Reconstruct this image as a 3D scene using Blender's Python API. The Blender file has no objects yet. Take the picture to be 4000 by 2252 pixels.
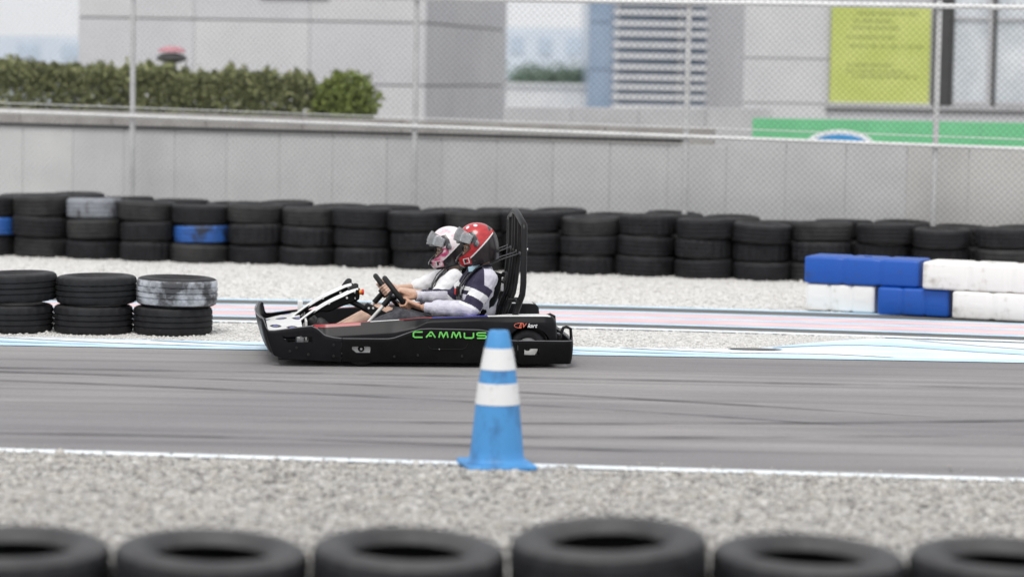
import bpy, bmesh, math, random
import numpy as np
from mathutils import Vector, Matrix, noise

R = math.radians
S = bpy.context.scene
COL = S.collection
random.seed(7)
RNG = np.random.default_rng(11)

# ------------------------------------------------------------------ camera
cam_d = bpy.data.cameras.new('camera')
cam = bpy.data.objects.new('camera', cam_d); COL.objects.link(cam)
_p, _r = math.atan(836 / 10676), R(1.0)
_fw = Vector((0, math.cos(_p), -math.sin(_p))); _up = Vector((0, math.sin(_p), math.cos(_p))); _rt = Vector((1, 0, 0))
_cr = _rt * math.cos(_r) + _up * math.sin(_r); _cu = _up * math.cos(_r) - _rt * math.sin(_r)
M = Matrix((_cr, _cu, -_fw)).transposed().to_4x4(); M.translation = (0, -18.6, 2.0)
cam.matrix_world = M
cam_d.sensor_width = 36; cam_d.lens = 96.084; cam_d.clip_end = 4000
cam_d.dof.use_dof = True; cam_d.dof.focus_distance = 18.7; cam_d.dof.aperture_fstop = 1.3
S.camera = cam

# ------------------------------------------------------------------ sky, sun, exposure
SUN_EL, SUN_AZ = R(60), R(192)       # overcast: a broad soft sun high on the left, behind the camera
w = bpy.data.worlds.new('World'); S.world = w; w.use_nodes = True
nt = w.node_tree; nt.nodes.clear()
sky = nt.nodes.new('ShaderNodeTexSky'); sky.sky_type = 'NISHITA'; sky.sun_disc = False
sky.sun_elevation = SUN_EL; sky.sun_rotation = SUN_AZ; sky.dust_density = 4.0; sky.air_density = 1.0
hs = nt.nodes.new('ShaderNodeHueSaturation'); hs.inputs['Saturation'].default_value = 0.4
cl = nt.nodes.new('ShaderNodeMix'); cl.data_type = 'RGBA'; cl.inputs['Factor'].default_value = 0.85      # an even layer of high white cloud over the clear sky
cl.inputs['B'].default_value = (5.2, 5.3, 5.45, 1)
bg = nt.nodes.new('ShaderNodeBackground'); bg.inputs['Strength'].default_value = 0.14
out = nt.nodes.new('ShaderNodeOutputWorld')
nt.links.new(sky.outputs[0], hs.inputs['Color']); nt.links.new(hs.outputs[0], cl.inputs['A']); nt.links.new(cl.outputs['Result'], bg.inputs['Color']); nt.links.new(bg.outputs[0], out.inputs['Surface'])
sun_d = bpy.data.lights.new('sun', 'SUN'); sun_d.energy = 1.4; sun_d.angle = R(24); sun_d.color = (1, 0.97, 0.93)
sun = bpy.data.objects.new('sun', sun_d); COL.objects.link(sun)
_sd = Vector((math.sin(SUN_AZ) * math.cos(SUN_EL), math.cos(SUN_AZ) * math.cos(SUN_EL), math.sin(SUN_EL)))
sun.rotation_euler = _sd.to_track_quat('Z', 'Y').to_euler()
S.view_settings.view_transform = 'Standard'; S.view_settings.look = 'None'
S.view_settings.exposure = 0.42; S.view_settings.gamma = 1.0; S.view_settings.use_curve_mapping = False

# ------------------------------------------------------------------ materials
def mat(name, col, rough=0.6, metal=0.0, var=0.12, scale=8.0, stretch=(1, 1, 1), bump=0.0, bscale=40.0, coat=0.0, spec=0.5, col2=None, detail=6, lo=0.35, hi=0.65, rvar=0.0):
    m = bpy.data.materials.new(name); m.use_nodes = True
    n = m.node_tree.nodes; l = m.node_tree.links
    b = n['Principled BSDF']; b.inputs['Roughness'].default_value = rough; b.inputs['Metallic'].default_value = metal
    b.inputs['Coat Weight'].default_value = coat; b.inputs['Specular IOR Level'].default_value = spec
    tc = n.new('ShaderNodeTexCoord'); mp = n.new('ShaderNodeMapping'); mp.inputs['Scale'].default_value = stretch
    l.new(tc.outputs['Object'], mp.inputs['Vector'])
    nz = n.new('ShaderNodeTexNoise'); nz.inputs['Scale'].default_value = scale; nz.inputs['Detail'].default_value = detail
    nz.inputs['Roughness'].default_value = 0.62
    l.new(mp.outputs[0], nz.inputs['Vector'])
    rp = n.new('ShaderNodeValToRGB'); rp.color_ramp.elements[0].position = lo; rp.color_ramp.elements[1].position = hi
    c2 = col2 if col2 else tuple(min(1, c * (1 + var)) for c in col)
    c1 = col if col2 else tuple(c * (1 - var) for c in col)
    rp.color_ramp.elements[0].color = (*c1, 1); rp.color_ramp.elements[1].color = (*c2, 1)
    l.new(nz.outputs['Fac'], rp.inputs['Fac']); l.new(rp.outputs[0], b.inputs['Base Color'])
    if rvar:
        mr = n.new('ShaderNodeMapRange'); mr.inputs['To Min'].default_value = max(0.02, rough - rvar); mr.inputs['To Max'].default_value = min(1, rough + rvar)
        l.new(nz.outputs['Fac'], mr.inputs['Value']); l.new(mr.outputs[0], b.inputs['Roughness'])
    if bump:
        n2 = n.new('ShaderNodeTexNoise'); n2.inputs['Scale'].default_value = bscale; n2.inputs['Detail'].default_value = 5
        l.new(tc.outputs['Object'], n2.inputs['Vector'])
        bp = n.new('ShaderNodeBump'); bp.inputs['Strength'].default_value = bump; bp.inputs['Distance'].default_value = 0.02
        l.new(n2.outputs['Fac'], bp.inputs['Height']); l.new(bp.outputs[0], b.inputs['Normal'])
    return m

def island_mat(name, cols, rough=0.85):
    """colour drawn per loose piece (stones, leaves)"""
    m = bpy.data.materials.new(name); m.use_nodes = True
    n = m.node_tree.nodes; l = m.node_tree.links
    b = n['Principled BSDF']; b.inputs['Roughness'].default_value = rough
    g = n.new('ShaderNodeNewGeometry'); rp = n.new('ShaderNodeValToRGB')
    e = rp.color_ramp.elements
    while len(e) < len(cols): e.new(0.5)
    for i, c in enumerate(cols):
        e[i].position = i / (len(cols) - 1); e[i].color = (*c, 1)
    l.new(g.outputs['Random Per Island'], rp.inputs['Fac']); l.new(rp.outputs[0], b.inputs['Base Color'])
    return m

MT = {}
MT['asphalt'] = mat('asphalt', (0.235, 0.226, 0.230), 0.85, col2=(0.325, 0.312, 0.316), scale=2.2, stretch=(0.09, 1.6, 1), bump=0.5, bscale=220, detail=9, lo=0.25, hi=0.75)
def _asphalt_extra(m):
    """broad patches, rubbered streaks of uneven length and a fine grain of pale aggregate"""
    n, l = m.node_tree.nodes, m.node_tree.links; b = n['Principled BSDF']; src = b.inputs['Base Color'].links[0].from_socket; tc = [q for q in n if q.bl_idname == 'ShaderNodeTexCoord'][0]
    for sc, st, lo, hi, cA, cB in ((0.5, (0.5, 1.2, 1), 0.38, 0.64, (0.82, 0.82, 0.83), (1.1, 1.09, 1.08)), (1.1, (0.05, 3.4, 1), 0.48, 0.64, (1.03, 1.03, 1.03), (0.84, 0.84, 0.845)), (160, (1, 1, 1), 0.35, 0.7, (0.80, 0.80, 0.80), (1.22, 1.22, 1.2))):
        mp = n.new('ShaderNodeMapping'); mp.inputs['Scale'].default_value = st; nz = n.new('ShaderNodeTexNoise'); nz.inputs['Scale'].default_value = sc; nz.inputs['Detail'].default_value = 4
        rp = n.new('ShaderNodeValToRGB'); rp.color_ramp.elements[0].position = lo; rp.color_ramp.elements[1].position = hi; rp.color_ramp.elements[0].color = (*cA, 1); rp.color_ramp.elements[1].color = (*cB, 1)
        mx = n.new('ShaderNodeMix'); mx.data_type = 'RGBA'; mx.blend_type = 'MULTIPLY'; mx.inputs['Factor'].default_value = 1
        l.new(tc.outputs['Object'], mp.inputs['Vector']); l.new(mp.outputs[0], nz.inputs['Vector']); l.new(nz.outputs['Fac'], rp.inputs['Fac']); l.new(src, mx.inputs['A']); l.new(rp.outputs[0], mx.inputs['B']); src = mx.outputs['Result']
    l.new(src, b.inputs['Base Color'])
_asphalt_extra(MT['asphalt'])
MT['asphalt_dark'] = mat('asphalt_dark', (0.11, 0.108, 0.105), 0.9, col2=(0.17, 0.165, 0.16), scale=3, stretch=(0.15, 2, 1), bump=0.3, bscale=200)
MT['ground'] = mat('ground', (0.30, 0.29, 0.275), 0.95, col2=(0.46, 0.45, 0.43), scale=5, bump=0.6, bscale=60, detail=10)
MT['gravel_bed'] = mat('gravel_bed', (0.30, 0.29, 0.275), 0.95, col2=(0.58, 0.565, 0.54), scale=30, bump=0.8, bscale=55, detail=10)
MT['gravel_bed_pale'] = mat('gravel_bed_pale', (0.56, 0.55, 0.53), 0.95, col2=(0.74, 0.73, 0.71), scale=14, bump=0.6, bscale=45, detail=10)
MT['line_white'] = mat('line_white', (0.62, 0.68, 0.72), 0.7, col2=(0.86, 0.88, 0.89), scale=14, bump=0.15, bscale=120)
MT['line_blue'] = mat('line_blue', (0.42, 0.62, 0.78), 0.7, col2=(0.62, 0.78, 0.88), scale=10, stretch=(0.3, 1, 1), bump=0.15, bscale=120)
MT['paint_blue'] = mat('paint_blue', (0.22, 0.36, 0.66), 0.7, col2=(0.50, 0.64, 0.84), scale=6, stretch=(0.3, 1, 1), bump=0.15, bscale=120)
MT['paint_pale'] = mat('paint_pale', (0.58, 0.68, 0.80), 0.7, col2=(0.76, 0.84, 0.90), scale=5, stretch=(0.3, 1, 1), bump=0.15, bscale=120)
MT['paint_pink'] = mat('paint_pink', (0.60, 0.42, 0.44), 0.75, col2=(0.74, 0.60, 0.61), scale=7, stretch=(0.25, 1, 1), bump=0.15, bscale=120)
MT['rubber'] = mat('rubber', (0.007, 0.007, 0.0085), 0.72, spec=0.3, col2=(0.017, 0.0175, 0.02), scale=9, bump=0.2, bscale=60, rvar=0.12)
MT['rubber_side'] = mat('rubber_side', (0.010, 0.010, 0.0115), 0.6, spec=0.3, col2=(0.034, 0.034, 0.036), scale=7, bump=0.2, bscale=50, rvar=0.12)
MT['rubber_worn'] = mat('rubber_worn', (0.011, 0.011, 0.012), 0.65, spec=0.35, col2=(0.036, 0.035, 0.034), scale=5, bump=0.25, bscale=40, rvar=0.15)
MT['rubber_near'] = mat('rubber_near', (0.018, 0.018, 0.020), 0.6, col2=(0.066, 0.065, 0.066), scale=6, bump=0.2, bscale=50, lo=0.3, hi=0.7, rvar=0.12)
MT['tyre_white'] = mat('tyre_white', (0.05, 0.05, 0.055), 0.6, col2=(0.46, 0.48, 0.52), scale=5, lo=0.40, hi=0.56, bump=0.2, bscale=50)
MT['tyre_grey'] = mat('tyre_grey', (0.06, 0.06, 0.065), 0.6, col2=(0.22, 0.235, 0.26), scale=5, lo=0.36, hi=0.5, bump=0.2, bscale=50)
MT['tyre_blue'] = mat('tyre_blue', (0.015, 0.02, 0.03), 0.55, col2=(0.02, 0.10, 0.36), scale=5, lo=0.36, hi=0.5, bump=0.2, bscale=50)
MT['plastic_blue'] = mat('plastic_blue', (0.02, 0.065, 0.24), 0.45, col2=(0.004, 0.080, 0.40), scale=6, lo=0.28, hi=0.46, bump=0.08, bscale=25, rvar=0.1)
MT['plastic_white'] = mat('plastic_white', (0.48, 0.46, 0.42), 0.5, col2=(0.78, 0.77, 0.75), scale=6, lo=0.28, hi=0.46, bump=0.08, bscale=25, rvar=0.1)
MT['cone_blue'] = mat('cone_blue', (0.035, 0.13, 0.30), 0.55, col2=(0.065, 0.28, 0.60), scale=9, stretch=(1, 1, 0.6), lo=0.30, hi=0.50, bump=0.05, bscale=60, rvar=0.1)
MT['cone_white'] = mat('cone_white', (0.40, 0.39, 0.38), 0.45, col2=(0.74, 0.74, 0.74), scale=11, lo=0.30, hi=0.46, rvar=0.1)
MT['panel'] = mat('panel', (0.57, 0.57, 0.57), 0.75, col2=(0.64, 0.64, 0.635), scale=1.6, bump=0.1, bscale=40, detail=9)
MT['panel_b'] = mat('panel_b', (0.54, 0.54, 0.545), 0.75, col2=(0.61, 0.61, 0.61), scale=1.6, bump=0.1, bscale=40, detail=9)
MT['panel_warm'] = mat('panel_warm', (0.55, 0.54, 0.52), 0.75, col2=(0.62, 0.61, 0.59), scale=1.6, bump=0.1, bscale=40, detail=9)
MT['planter'] = mat('planter', (0.30, 0.285, 0.27), 0.9, col2=(0.42, 0.405, 0.385), scale=3, bump=0.3, bscale=40, detail=9)
MT['cap_dark'] = mat('cap_dark', (0.03, 0.03, 0.032), 0.6)
MT['facade'] = mat('facade', (0.55, 0.55, 0.565), 0.6, col2=(0.62, 0.62, 0.63), scale=0.8, detail=9, rvar=0.1)
MT['facade_b'] = mat('facade_b', (0.53, 0.53, 0.55), 0.6, col2=(0.60, 0.60, 0.62), scale=0.8, detail=9, rvar=0.1)
MT['joint'] = mat('joint', (0.06, 0.06, 0.065), 0.8)
MT['parapet'] = mat('parapet', (0.44, 0.435, 0.45), 0.85, col2=(0.52, 0.515, 0.53), scale=2, detail=8)
MT['post'] = mat('post', (0.50, 0.50, 0.505), 0.45, col2=(0.62, 0.62, 0.62), scale=6, rvar=0.1)
MT['rail'] = mat('rail', (0.72, 0.72, 0.72), 0.4, col2=(0.85, 0.85, 0.84), scale=4, rvar=0.1)
MT['wire'] = mat('wire', (0.055, 0.055, 0.06), 0.6)
MT['glass_blue'] = mat('glass_blue', (0.27, 0.36, 0.49), 0.2, col2=(0.38, 0.47, 0.60), scale=0.7, detail=4, spec=0.7)
MT['glass_pale'] = mat('glass_pale', (0.42, 0.46, 0.50), 0.15, col2=(0.68, 0.71, 0.74), scale=1.1, detail=4, spec=0.7)
MT['far_pale'] = mat('far_pale', (0.58, 0.65, 0.74), 0.9, col2=(0.66, 0.72, 0.79), scale=0.3)  # distance haze is put into this pale blue and the windows' blue
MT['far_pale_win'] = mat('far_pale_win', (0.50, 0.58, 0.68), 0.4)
MT['slat'] = mat('slat', (0.74, 0.75, 0.76), 0.5, col2=(0.84, 0.84, 0.84), scale=3)
MT['frame_dark'] = mat('frame_dark', (0.045, 0.045, 0.045), 0.5)
MT['banner'] = mat('banner', (0.47, 0.53, 0.13), 0.7, col2=(0.56, 0.61, 0.19), scale=2, detail=6)
MT['banner_mark'] = mat('banner_mark', (0.16, 0.19, 0.06), 0.7)
MT['green'] = mat('green', (0.13, 0.46, 0.22), 0.6, col2=(0.17, 0.53, 0.27), scale=1.5)
MT['logo_blue'] = mat('logo_blue', (0.04, 0.27, 0.58), 0.6)
MT['logo_white'] = mat('logo_white', (0.78, 0.80, 0.82), 0.6)
MT['leaf'] = island_mat('leaf', [(0.07, 0.08, 0.03), (0.15, 0.17, 0.06), (0.21, 0.23, 0.085), (0.29, 0.30, 0.13)], 0.6)
MT['leaf_bright'] = island_mat('leaf_bright', [(0.08, 0.11, 0.015), (0.15, 0.20, 0.03), (0.24, 0.29, 0.05)], 0.6)
MT['leaf_far'] = island_mat('leaf_far', [(0.10, 0.16, 0.12), (0.17, 0.25, 0.18), (0.24, 0.32, 0.24)], 0.7)
MT['bark'] = mat('bark', (0.05, 0.035, 0.025), 0.9, bump=0.5)
MT['stone'] = island_mat('stone', [(0.17, 0.165, 0.16), (0.34, 0.33, 0.315), (0.46, 0.45, 0.43), (0.40, 0.37, 0.33), (0.60, 0.59, 0.57)])
MT['stone_pale'] = island_mat('stone_pale', [(0.46, 0.45, 0.44), (0.60, 0.59, 0.57), (0.66, 0.65, 0.63), (0.60, 0.58, 0.55), (0.70, 0.69, 0.67)])
# kart and people
MT['kart_black'] = mat('kart_black', (0.0035, 0.0035, 0.004), 0.42, spec=0.11, col2=(0.0065, 0.0065, 0.007), scale=5, bump=0.06, bscale=90, rvar=0.12)
MT['kart_gloss'] = mat('kart_gloss', (0.005, 0.005, 0.006), 0.33, spec=0.15, col2=(0.010, 0.010, 0.012), scale=3, rvar=0.05)
MT['edge_grey'] = mat('edge_grey', (0.14, 0.14, 0.15), 0.4)
MT['matte_black'] = mat('matte_black', (0.008, 0.008, 0.009), 0.6, spec=0.3)
MT['tube_black'] = mat('tube_black', (0.007, 0.007, 0.008), 0.38, spec=0.3, rvar=0.08)
MT['steel'] = mat('steel', (0.55, 0.55, 0.56), 0.3, 0.9, rvar=0.1)
MT['silver'] = mat('silver', (0.72, 0.71, 0.69), 0.35, 0.3)
MT['decal_white'] = mat('decal_white', (0.62, 0.62, 0.62), 0.3, col2=(0.78, 0.78, 0.77), scale=7)
MT['decal_red'] = mat('decal_red', (0.20, 0.008, 0.012), 0.3, col2=(0.30, 0.014, 0.018), scale=9)
MT['decal_blue'] = mat('decal_blue', (0.02, 0.02, 0.22), 0.3, col2=(0.05, 0.05, 0.34), scale=9)
MT['text_green'] = mat('text_green', (0.12, 0.52, 0.09), 0.45, col2=(0.19, 0.66, 0.13), scale=30)
MT['text_orange'] = mat('text_orange', (0.72, 0.16, 0.10), 0.45)
MT['text_white'] = mat('text_white', (0.80, 0.80, 0.80), 0.45)
MT['button_red'] = mat('button_red', (0.62, 0.03, 0.015), 0.35)
MT['button_orange'] = mat('button_orange', (0.78, 0.26, 0.02), 0.35)
MT['skin'] = mat('skin', (0.40, 0.22, 0.145), 0.5, col2=(0.52, 0.30, 0.205), scale=18, bump=0.05, bscale=150)
MT['skin_light'] = mat('skin_light', (0.52, 0.33, 0.24), 0.5, col2=(0.62, 0.42, 0.32), scale=18, bump=0.05, bscale=150)
MT['shirt_lilac'] = mat('shirt_lilac', (0.50, 0.49, 0.57), 0.9, col2=(0.62, 0.61, 0.67), scale=26, bump=0.25, bscale=60)
MT['shirt_white'] = mat('shirt_white', (0.70, 0.70, 0.72), 0.9, col2=(0.82, 0.82, 0.83), scale=16, bump=0.25, bscale=50)
MT['shirt_navy'] = mat('shirt_navy', (0.022, 0.018, 0.045), 0.9, col2=(0.035, 0.03, 0.065), scale=22, bump=0.2, bscale=60)
MT['jeans'] = mat('jeans', (0.030, 0.030, 0.036), 0.9, col2=(0.075, 0.075, 0.085), scale=26, bump=0.3, bscale=70)
MT['shorts'] = mat('shorts', (0.03, 0.03, 0.035), 0.9)
MT['shoe'] = mat('shoe', (0.012, 0.012, 0.013), 0.6)
MT['hel_red'] = mat('hel_red', (0.34, 0.012, 0.018), 0.25, col2=(0.52, 0.028, 0.03), scale=14, stretch=(1, 1, 2.4), coat=0.4)
MT['hel_pink'] = mat('hel_pink', (0.50, 0.06, 0.17), 0.25, col2=(0.80, 0.60, 0.65), scale=14, stretch=(1, 1, 2.4), lo=0.42, hi=0.58, coat=0.4)
MT['hel_pale'] = mat('hel_pale', (0.62, 0.30, 0.38), 0.25, col2=(0.78, 0.70, 0.72), scale=11, stretch=(1, 1, 2.0), lo=0.32, hi=0.52, coat=0.4)
MT['hel_black'] = mat('hel_black', (0.010, 0.010, 0.011), 0.3, coat=0.3, col2=(0.02, 0.012, 0.014), scale=20)
MT['hel_grey'] = mat('hel_grey', (0.035, 0.035, 0.04), 0.3, col2=(0.26, 0.27, 0.28), scale=24, lo=0.52, hi=0.66, coat=0.3)
MT['hel_white'] = mat('hel_white', (0.76, 0.74, 0.74), 0.3, coat=0.3)
MT['sticker'] = mat('sticker', (0.60, 0.70, 0.74), 0.3)
MT['strap'] = mat('strap', (0.02, 0.02, 0.023), 0.55, bump=0.3, bscale=300)
MT['mask_blue'] = mat('mask_blue', (0.42, 0.62, 0.72), 0.9)
MT['hair'] = mat('hair', (0.012, 0.010, 0.009), 0.6)
MT['lip'] = mat('lip', (0.36, 0.14, 0.12), 0.5)
MT['eye_white'] = mat('eye_white', (0.7, 0.68, 0.66), 0.3)
MT['umbrella_red'] = mat('umbrella_red', (0.50, 0.24, 0.27), 0.8)
_v = bpy.data.materials.new('visor'); _v.use_nodes = True
_n, _l = _v.node_tree.nodes, _v.node_tree.links; _n.clear()
_o = _n.new('ShaderNodeOutputMaterial'); _mx = _n.new('ShaderNodeMixShader'); _t = _n.new('ShaderNodeBsdfTransparent'); _t.inputs[0].default_value = (0.93, 0.94, 0.95, 1)
_g = _n.new('ShaderNodeBsdfGlossy'); _g.inputs['Color'].default_value = (0.95, 0.96, 0.97, 1); _g.inputs['Roughness'].default_value = 0.12
_fr = _n.new('ShaderNodeFresnel'); _fr.inputs['IOR'].default_value = 1.58
_df = _n.new('ShaderNodeBsdfPrincipled'); _df.inputs['Base Color'].default_value = (0.88, 0.89, 0.91, 1); _df.inputs['Roughness'].default_value = 0.25; _m2 = _n.new('ShaderNodeMixShader')      # white mixed into the shield's colour for the bright sky it reflects
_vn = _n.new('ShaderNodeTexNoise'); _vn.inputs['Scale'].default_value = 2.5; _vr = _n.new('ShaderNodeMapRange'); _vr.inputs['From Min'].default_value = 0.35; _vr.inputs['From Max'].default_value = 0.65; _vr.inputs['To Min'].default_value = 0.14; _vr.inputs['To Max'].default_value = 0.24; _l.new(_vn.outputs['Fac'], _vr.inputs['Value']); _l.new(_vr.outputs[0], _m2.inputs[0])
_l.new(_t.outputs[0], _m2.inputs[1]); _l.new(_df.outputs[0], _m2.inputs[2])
_l.new(_fr.outputs[0], _mx.inputs[0]); _l.new(_m2.outputs[0], _mx.inputs[1]); _l.new(_g.outputs[0], _mx.inputs[2]); _l.new(_mx.outputs[0], _o.inputs['Surface'])
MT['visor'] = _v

# ------------------------------------------------------------------ mesh helpers
class MB:
    def __init__(s): s.v = []; s.f = []; s.m = []
    def add(s, vs, fs, m=0):
        o = len(s.v); s.v += [tuple(p) for p in vs]
        for i, f in enumerate(fs):
            s.f.append(tuple(o + k for k in f)); s.m.append(m[i] if isinstance(m, (list, tuple)) else m)
        return s
    def box(s, x0, x1, y0, y1, z0, z1, m=0):
        vs = [(x, y, z) for z in (z0, z1) for y in (y0, y1) for x in (x0, x1)]
        return s.add(vs, [(0, 2, 3, 1), (4, 5, 7, 6), (0, 1, 5, 4), (2, 6, 7, 3), (0, 4, 6, 2), (1, 3, 7, 5)], m)
    def prism(s, pts, y0, y1, m=0):
        """closed xz outline pushed from y0 to y1"""
        n = len(pts); vs = [(x, y0, z) for x, z in pts] + [(x, y1, z) for x, z in pts]
        fs = [tuple(range(n)), tuple(range(2 * n - 1, n - 1, -1))] + [(i + n, (i + 1) % n + n, (i + 1) % n, i) for i in range(n)]
        return s.add(vs, fs, m)
    def tube(s, pts, r, n=10, m=0, caps=True, closed=False):
        pts = [Vector(p) for p in pts]; k = len(pts)
        rs = r if isinstance(r, (list, tuple)) else [r] * k
        vs = []; ref = None
        for i in range(k):
            if closed: t = pts[(i + 1) % k] - pts[i - 1]
            else: t = pts[min(i + 1, k - 1)] - pts[max(i - 1, 0)]
            t.normalize()
            if ref is None: ref = Vector((0, 0, 1)) if abs(t.z) < 0.9 else Vector((1, 0, 0))
            a = (ref - t * ref.dot(t)).normalized(); b = t.cross(a); ref = a
            for j in range(n):
                q = 2 * math.pi * j / n; vs.append(pts[i] + (a * math.cos(q) + b * math.sin(q)) * rs[i])
        fs = []
        for i in range(k if closed else k - 1):
            i2 = (i + 1) % k
            for j in range(n): fs.append((i * n + j, i * n + (j + 1) % n, i2 * n + (j + 1) % n, i2 * n + j))
        if caps and not closed: fs += [tuple(range(n - 1, -1, -1)), tuple((k - 1) * n + j for j in range(n))]
        return s.add(vs, fs, m)
    def lathe(s, prof, n=48, c=(0, 0, 0), axis='z', m=0, closed=True):
        """prof: list of (radius, along, [mat])"""
        vs = []; k = len(prof)
        for i, q in enumerate(prof):
            for j in range(n):
                a = 2 * math.pi * j / n; x, y, h = q[0] * math.cos(a), q[0] * math.sin(a), q[1]
                p = (x, y, h) if axis == 'z' else ((x, h, y) if axis == 'y' else (h, x, y))
                vs.append((p[0] + c[0], p[1] + c[1], p[2] + c[2]))
        fs = []; ms = []
        for i in range(k if closed else k - 1):
            i2 = (i + 1) % k
            for j in range(n):
                fs.append((i * n + j, i * n + (j + 1) % n, i2 * n + (j + 1) % n, i2 * n + j)); ms.append(prof[i][2] if len(prof[i]) > 2 else m)
        return s.add(vs, fs, ms)
    def disc(s, c, r, nrm, n=14, t=0.004, m=0):
        c = Vector(c); nrm = Vector(nrm).normalized()
        return s.tube([c, c + nrm * t * 0.6, c + nrm * t], [r, r, r * 0.8], n, m)
    def ball(s, c, r, m=0, nu=14, nv=9):
        rx, ry, rz = r if isinstance(r, (list, tuple)) else (r, r, r)
        vs = [(c[0], c[1], c[2] + rz)]; fs = []
        for i in range(1, nv):
            p = math.pi * i / nv
            for j in range(nu):
                a = 2 * math.pi * j / nu; vs.append((c[0] + rx * math.sin(p) * math.cos(a), c[1] + ry * math.sin(p) * math.sin(a), c[2] + rz * math.cos(p)))
        vs.append((c[0], c[1], c[2] - rz)); L = len(vs) - 1
        for j in range(nu): fs.append((0, 1 + j, 1 + (j + 1) % nu)); fs.append((L, L - nu + (j + 1) % nu, L - nu + j))
        for i in range(nv - 2):
            for j in range(nu): fs.append((1 + i * nu + j, 1 + (i + 1) * nu + j, 1 + (i + 1) * nu + (j + 1) % nu, 1 + i * nu + (j + 1) % nu))
        return s.add(vs, fs, m)
    def loft(s, rings, m=0, caps=True, closed=True):
        n = len(rings[0]); vs = [p for r in rings for p in r]; fs = []
        for i in range(len(rings) - 1):
            for j in range(n if closed else n - 1): fs.append((i * n + j, i * n + (j + 1) % n, (i + 1) * n + (j + 1) % n, (i + 1) * n + j))
        if caps: fs += [tuple(range(n - 1, -1, -1)), tuple((len(rings) - 1) * n + j for j in range(n))]
        return s.add(vs, fs, m)
    def mesh(s, name, mats):
        me = bpy.data.meshes.new(name); me.from_pydata(s.v, [], s.f)
        for k in mats: me.materials.append(MT[k])
        me.polygons.foreach_set('material_index', s.m)
        bm = bmesh.new(); bm.from_mesh(me); bmesh.ops.recalc_face_normals(bm, faces=bm.faces); bm.to_mesh(me); bm.free()
        me.update(); return me
    def build(s, name, mats, parent=None, smooth=35, bevel=0, loc=None):
        if isinstance(mats, str): mats = [mats]
        me = s.mesh(name, mats)
        o = bpy.data.objects.new(name, me); COL.objects.link(o)
        if smooth:
            me.shade_smooth(); me.set_sharp_from_angle(angle=R(smooth))
        if bevel:
            b = o.modifiers.new('bevel', 'BEVEL'); b.width = bevel; b.segments = 2; b.limit_method = 'ANGLE'; b.angle_limit = R(40)
        if loc is not None: o.location = loc
        if parent: o.parent = parent
        return o

def tag(o, label=None, cat=None, group=None, kind=None):
    if label: o['label'] = label
    if cat: o['category'] = cat
    if group: o['group'] = group
    if kind: o['kind'] = kind
    return o
def empty(name, loc=(0, 0, 0), rz=0.0):
    o = bpy.data.objects.new(name, None); COL.objects.link(o); o.location = loc; o.rotation_euler = (0, 0, rz); o.empty_display_size = 0.1
    return o
def sstep(a, b, x):
    t = min(1, max(0, (x - a) / (b - a))); return t * t * (3 - 2 * t)
def lerp_tab(tab, x):
    if x <= tab[0][0]: return tab[0][1]
    for (x0, v0), (x1, v1) in zip(tab, tab[1:]):
        if x <= x1:
            t = (x - x0) / (x1 - x0); return v0 + (v1 - v0) * t
    return tab[-1][1]

# ------------------------------------------------------------------ ground, track, painted strips
def sheet(name, near, far, x0, x1, z, m, step=0.25, kind='structure', wob=0.0):
    """a flat sheet between two lines Y = near(X) and Y = far(X)"""
    b = MB(); n = int((x1 - x0) / step) + 1; vs = []; fs = []
    for i in range(n):
        x = x0 + (x1 - x0) * i / (n - 1)
        wn = wob * noise.noise((x * 1.7, near(x), 3.1)); wf = wob * noise.noise((x * 1.7, far(x), 7.7))
        vs += [(x, near(x) + wn, z), (x, far(x) + wf, z)]
    for i in range(n - 1): fs.append((2 * i, 2 * i + 2, 2 * i + 3, 2 * i + 1))
    b.add(vs, fs)
    return tag(b.build(name, m, smooth=0), kind=kind)

g = MB().add([(-1500, -60, 0), (1500, -60, 0), (1500, 2500, 0), (-1500, 2500, 0)], [(0, 1, 2, 3)]).build('ground', 'ground', smooth=0); tag(g, kind='structure')
near_edge = lambda x: -4.67 - 0.083 * x
far_edge = lambda x: 0.83 + 0.02 * math.sin(x * 0.7)
kerb = lambda x: -0.62 * max(0, (x - 0.2) / 4.2) ** 1.5 if x > 0.2 else 0.0
sheet('track', lambda x: near_edge(x) - 0.02, lambda x: far_edge(x) + 0.03, -14, 14, 0.008, 'asphalt')
sheet('near_edge_line', lambda x: near_edge(x) - 0.13, lambda x: near_edge(x), -14, 14, 0.012, 'line_white', wob=0.008)
def bed_h(x, y):
    """gentle ruts and heaps in the loose gravel, fading out at the track edge"""
    d = near_edge(x) - 0.14 - y
    return (0.030 * noise.noise((x * 0.9, y * 1.7, 0.3)) + 0.014 * noise.noise((x * 2.6, y * 5.0, 1.3)) + 0.022) * sstep(0.0, 0.5, d)
vs, fs, nx_, ny_ = [], [], 150, 70
for i in range(nx_ + 1):
    for j in range(ny_ + 1):
        x = -5 + 10 * i / nx_; yt = near_edge(x) - 0.01; y = -11.0 + (yt + 11.0) * j / ny_; vs.append((x, y, 0.005 + bed_h(x, y)))
for i in range(nx_):
    for j in range(ny_): a = i * (ny_ + 1) + j; fs.append((a, a + ny_ + 1, a + ny_ + 2, a + 1))
tag(MB().add(vs, fs).build('gravel_bed_near', 'gravel_bed', smooth=80), kind='structure')
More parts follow.
